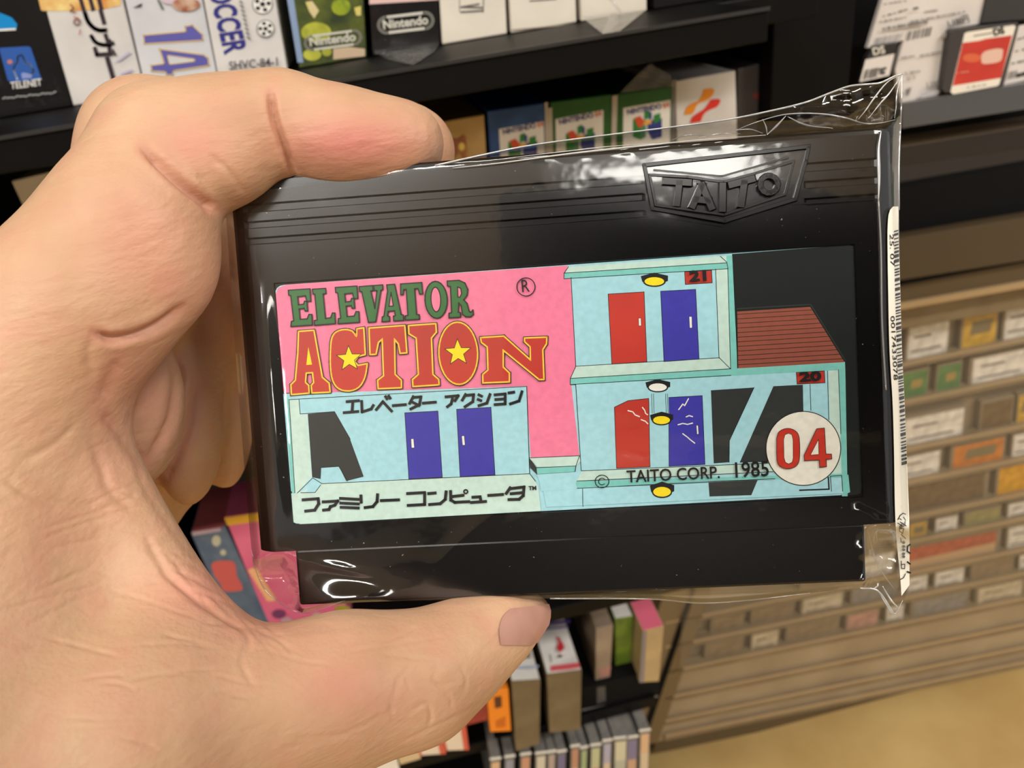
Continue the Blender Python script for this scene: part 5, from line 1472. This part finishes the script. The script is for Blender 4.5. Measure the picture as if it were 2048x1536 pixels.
SK = bpy.data.materials.new('skin'); SK.use_nodes = True
nt = SK.node_tree; b = nt.nodes['Principled BSDF']
tc = nt.nodes.new('ShaderNodeTexCoord'); av = nt.nodes.new('ShaderNodeAttribute'); av.attribute_name = 'flush'
n1 = nt.nodes.new('ShaderNodeTexNoise'); n1.inputs['Scale'].default_value = 55; n1.inputs['Detail'].default_value = 6; nt.links.new(tc.outputs['Object'], n1.inputs['Vector'])
m1 = nt.nodes.new('ShaderNodeMix'); m1.data_type = 'RGBA'; m1.inputs[6].default_value = lin((198, 160, 128)); m1.inputs[7].default_value = lin((188, 148, 116))
r1 = nt.nodes.new('ShaderNodeMapRange'); r1.inputs[1].default_value = 0.38; r1.inputs[2].default_value = 0.62; nt.links.new(n1.outputs['Fac'], r1.inputs[0]); nt.links.new(r1.outputs[0], m1.inputs[0])
m2 = nt.nodes.new('ShaderNodeMix'); m2.data_type = 'RGBA'; m2.inputs[7].default_value = lin((202, 130, 116))
n3 = nt.nodes.new('ShaderNodeTexNoise'); n3.inputs['Scale'].default_value = 190; n3.inputs['Detail'].default_value = 4; nt.links.new(tc.outputs['Object'], n3.inputs['Vector'])
r3 = nt.nodes.new('ShaderNodeMapRange'); r3.inputs[1].default_value = 0.42; r3.inputs[2].default_value = 0.75; r3.inputs[4].default_value = 0.30; nt.links.new(n3.outputs['Fac'], r3.inputs[0])
mxf = nt.nodes.new('ShaderNodeMath'); mxf.operation = 'MAXIMUM'; nt.links.new(av.outputs['Fac'], mxf.inputs[0]); nt.links.new(r3.outputs[0], mxf.inputs[1])
nt.links.new(mxf.outputs[0], m2.inputs[0]); nt.links.new(m1.outputs[2], m2.inputs[6]); nt.links.new(m2.outputs[2], b.inputs['Base Color'])
b.inputs['Roughness'].default_value = 0.48; b.inputs['Specular IOR Level'].default_value = 0.35
b.inputs['Subsurface Weight'].default_value = 0.25; b.inputs['Subsurface Radius'].default_value = (1.0, 0.35, 0.2); b.inputs['Subsurface Scale'].default_value = 0.0022
# fine relief: pores and ridges
vo = nt.nodes.new('ShaderNodeTexVoronoi'); vo.inputs['Scale'].default_value = 1500; nt.links.new(tc.outputs['Object'], vo.inputs['Vector'])
n2 = nt.nodes.new('ShaderNodeTexNoise'); n2.inputs['Scale'].default_value = 330; n2.inputs['Detail'].default_value = 7
mpg = nt.nodes.new('ShaderNodeMapping'); mpg.inputs['Scale'].default_value = (0.6, 1.0, 1.8); nt.links.new(tc.outputs['Object'], mpg.inputs[0]); nt.links.new(mpg.outputs[0], n2.inputs['Vector'])
ad = nt.nodes.new('ShaderNodeMath'); ad.operation = 'MULTIPLY_ADD'; ad.inputs[1].default_value = 0.10; nt.links.new(vo.outputs['Distance'], ad.inputs[0]); nt.links.new(n2.outputs['Fac'], ad.inputs[2])
bp = nt.nodes.new('ShaderNodeBump'); bp.inputs['Strength'].default_value = 0.40; bp.inputs['Distance'].default_value = 0.0007
nt.links.new(ad.outputs[0], bp.inputs['Height']); nt.links.new(bp.outputs[0], b.inputs['Normal'])
me.materials.clear(); me.materials.append(SK)
for p_ in me.polygons: pass
me.name = 'hand'
hand = bpy.data.objects.new('hand', me); COL.objects.link(hand); hand.location = tuple(horg)
tag(hand, 'bare left hand pinching the bagged cartridge between index finger and thumb', 'hand')
me.polygons.foreach_set('material_index', np.zeros(len(me.polygons), dtype=np.int32))

# thumb nail: a curved plate lying on the side of the thumb tip
bvh = BVHTree.FromPolygons([tuple(x) for x in (Wd - horg)], [tuple(p_.vertices) for p_ in me.polygons])
NL = resample([(1020, 1219), (1004, 1236), (997, 1262), (1000, 1290)], 9); NR = resample([(1130, 1205), (1130, 1230), (1110, 1262), (1060, 1290)], 9)
V, Fc = [], []


def skin_hit(q):
    r_ = Vector(ray(*q)).normalized(); h = bvh.ray_cast(Vector(CPOS - horg), r_)
    if h[0] is None or (h[0] - Vector(CPOS - horg)).length > 0.165: return None
    return h[0] - r_ * 0.00012 + h[1] * 0.0003


for a_, b_ in zip(NL, NR):
    tm = 1.0
    while tm > 0.1 and skin_hit(a_ + (b_ - a_) * tm) is None: tm -= 0.01
    for t in np.linspace(0, tm - 0.005, 9):
        P = skin_hit(a_ + (b_ - a_) * t)
        V.append(tuple(P) if P is not None else V[-1])
for j in range(8):
    for i in range(8): Fc.append((j * 9 + i, (j + 1) * 9 + i, (j + 1) * 9 + i + 1, j * 9 + i + 1))
nail = link('thumb_nail', V, Fc, mat('nail', (178, 132, 116), 0.42, 0.4, var=0.08, scale=200), hand, smooth=True)
nail['label'] = 'pinkish thumb nail'

# ================================================================== the smartphone taking the picture (seen only as a dark reflection)
def phone_box(name, x0, x1, y0, y1, z0, z1, m, parent, bev):
    vv, ff = boxmesh(x0 * mm, x1 * mm, -y1 * mm, -y0 * mm, z0 * mm, z1 * mm)
    o = link(name, vv, ff, m, parent)
    bevel_obj(o, bev * mm, 3); return o


ph = tag(empty('smartphone', matrix=camo.matrix_world.copy()), 'black smartphone showing as a dark reflection in the cartridge front', 'phone')
phone_box('phone_body', -17, 138, -48, 32, 2.5, 10.5, mat('phone_black', (12, 12, 13), 0.5, 0.3), ph, 2.4)
phone_box('camera_plate', -14, 24, -20, 16, 1.5, 2.6, mat('phone_glass', (8, 8, 9), 0.3, 0.4), ph, 0.4)
for x_, y_ in ((17, -9), (17, 9)):
    vv, ff = tube([(x_ * mm, -y_ * mm, 1.6 * mm), (x_ * mm, -y_ * mm, 0.4 * mm)], 6.5 * mm, 24); link('lens_ring', vv, ff, mat('phone_ring', (30, 30, 32), 0.4, 0.5), ph, smooth=False)
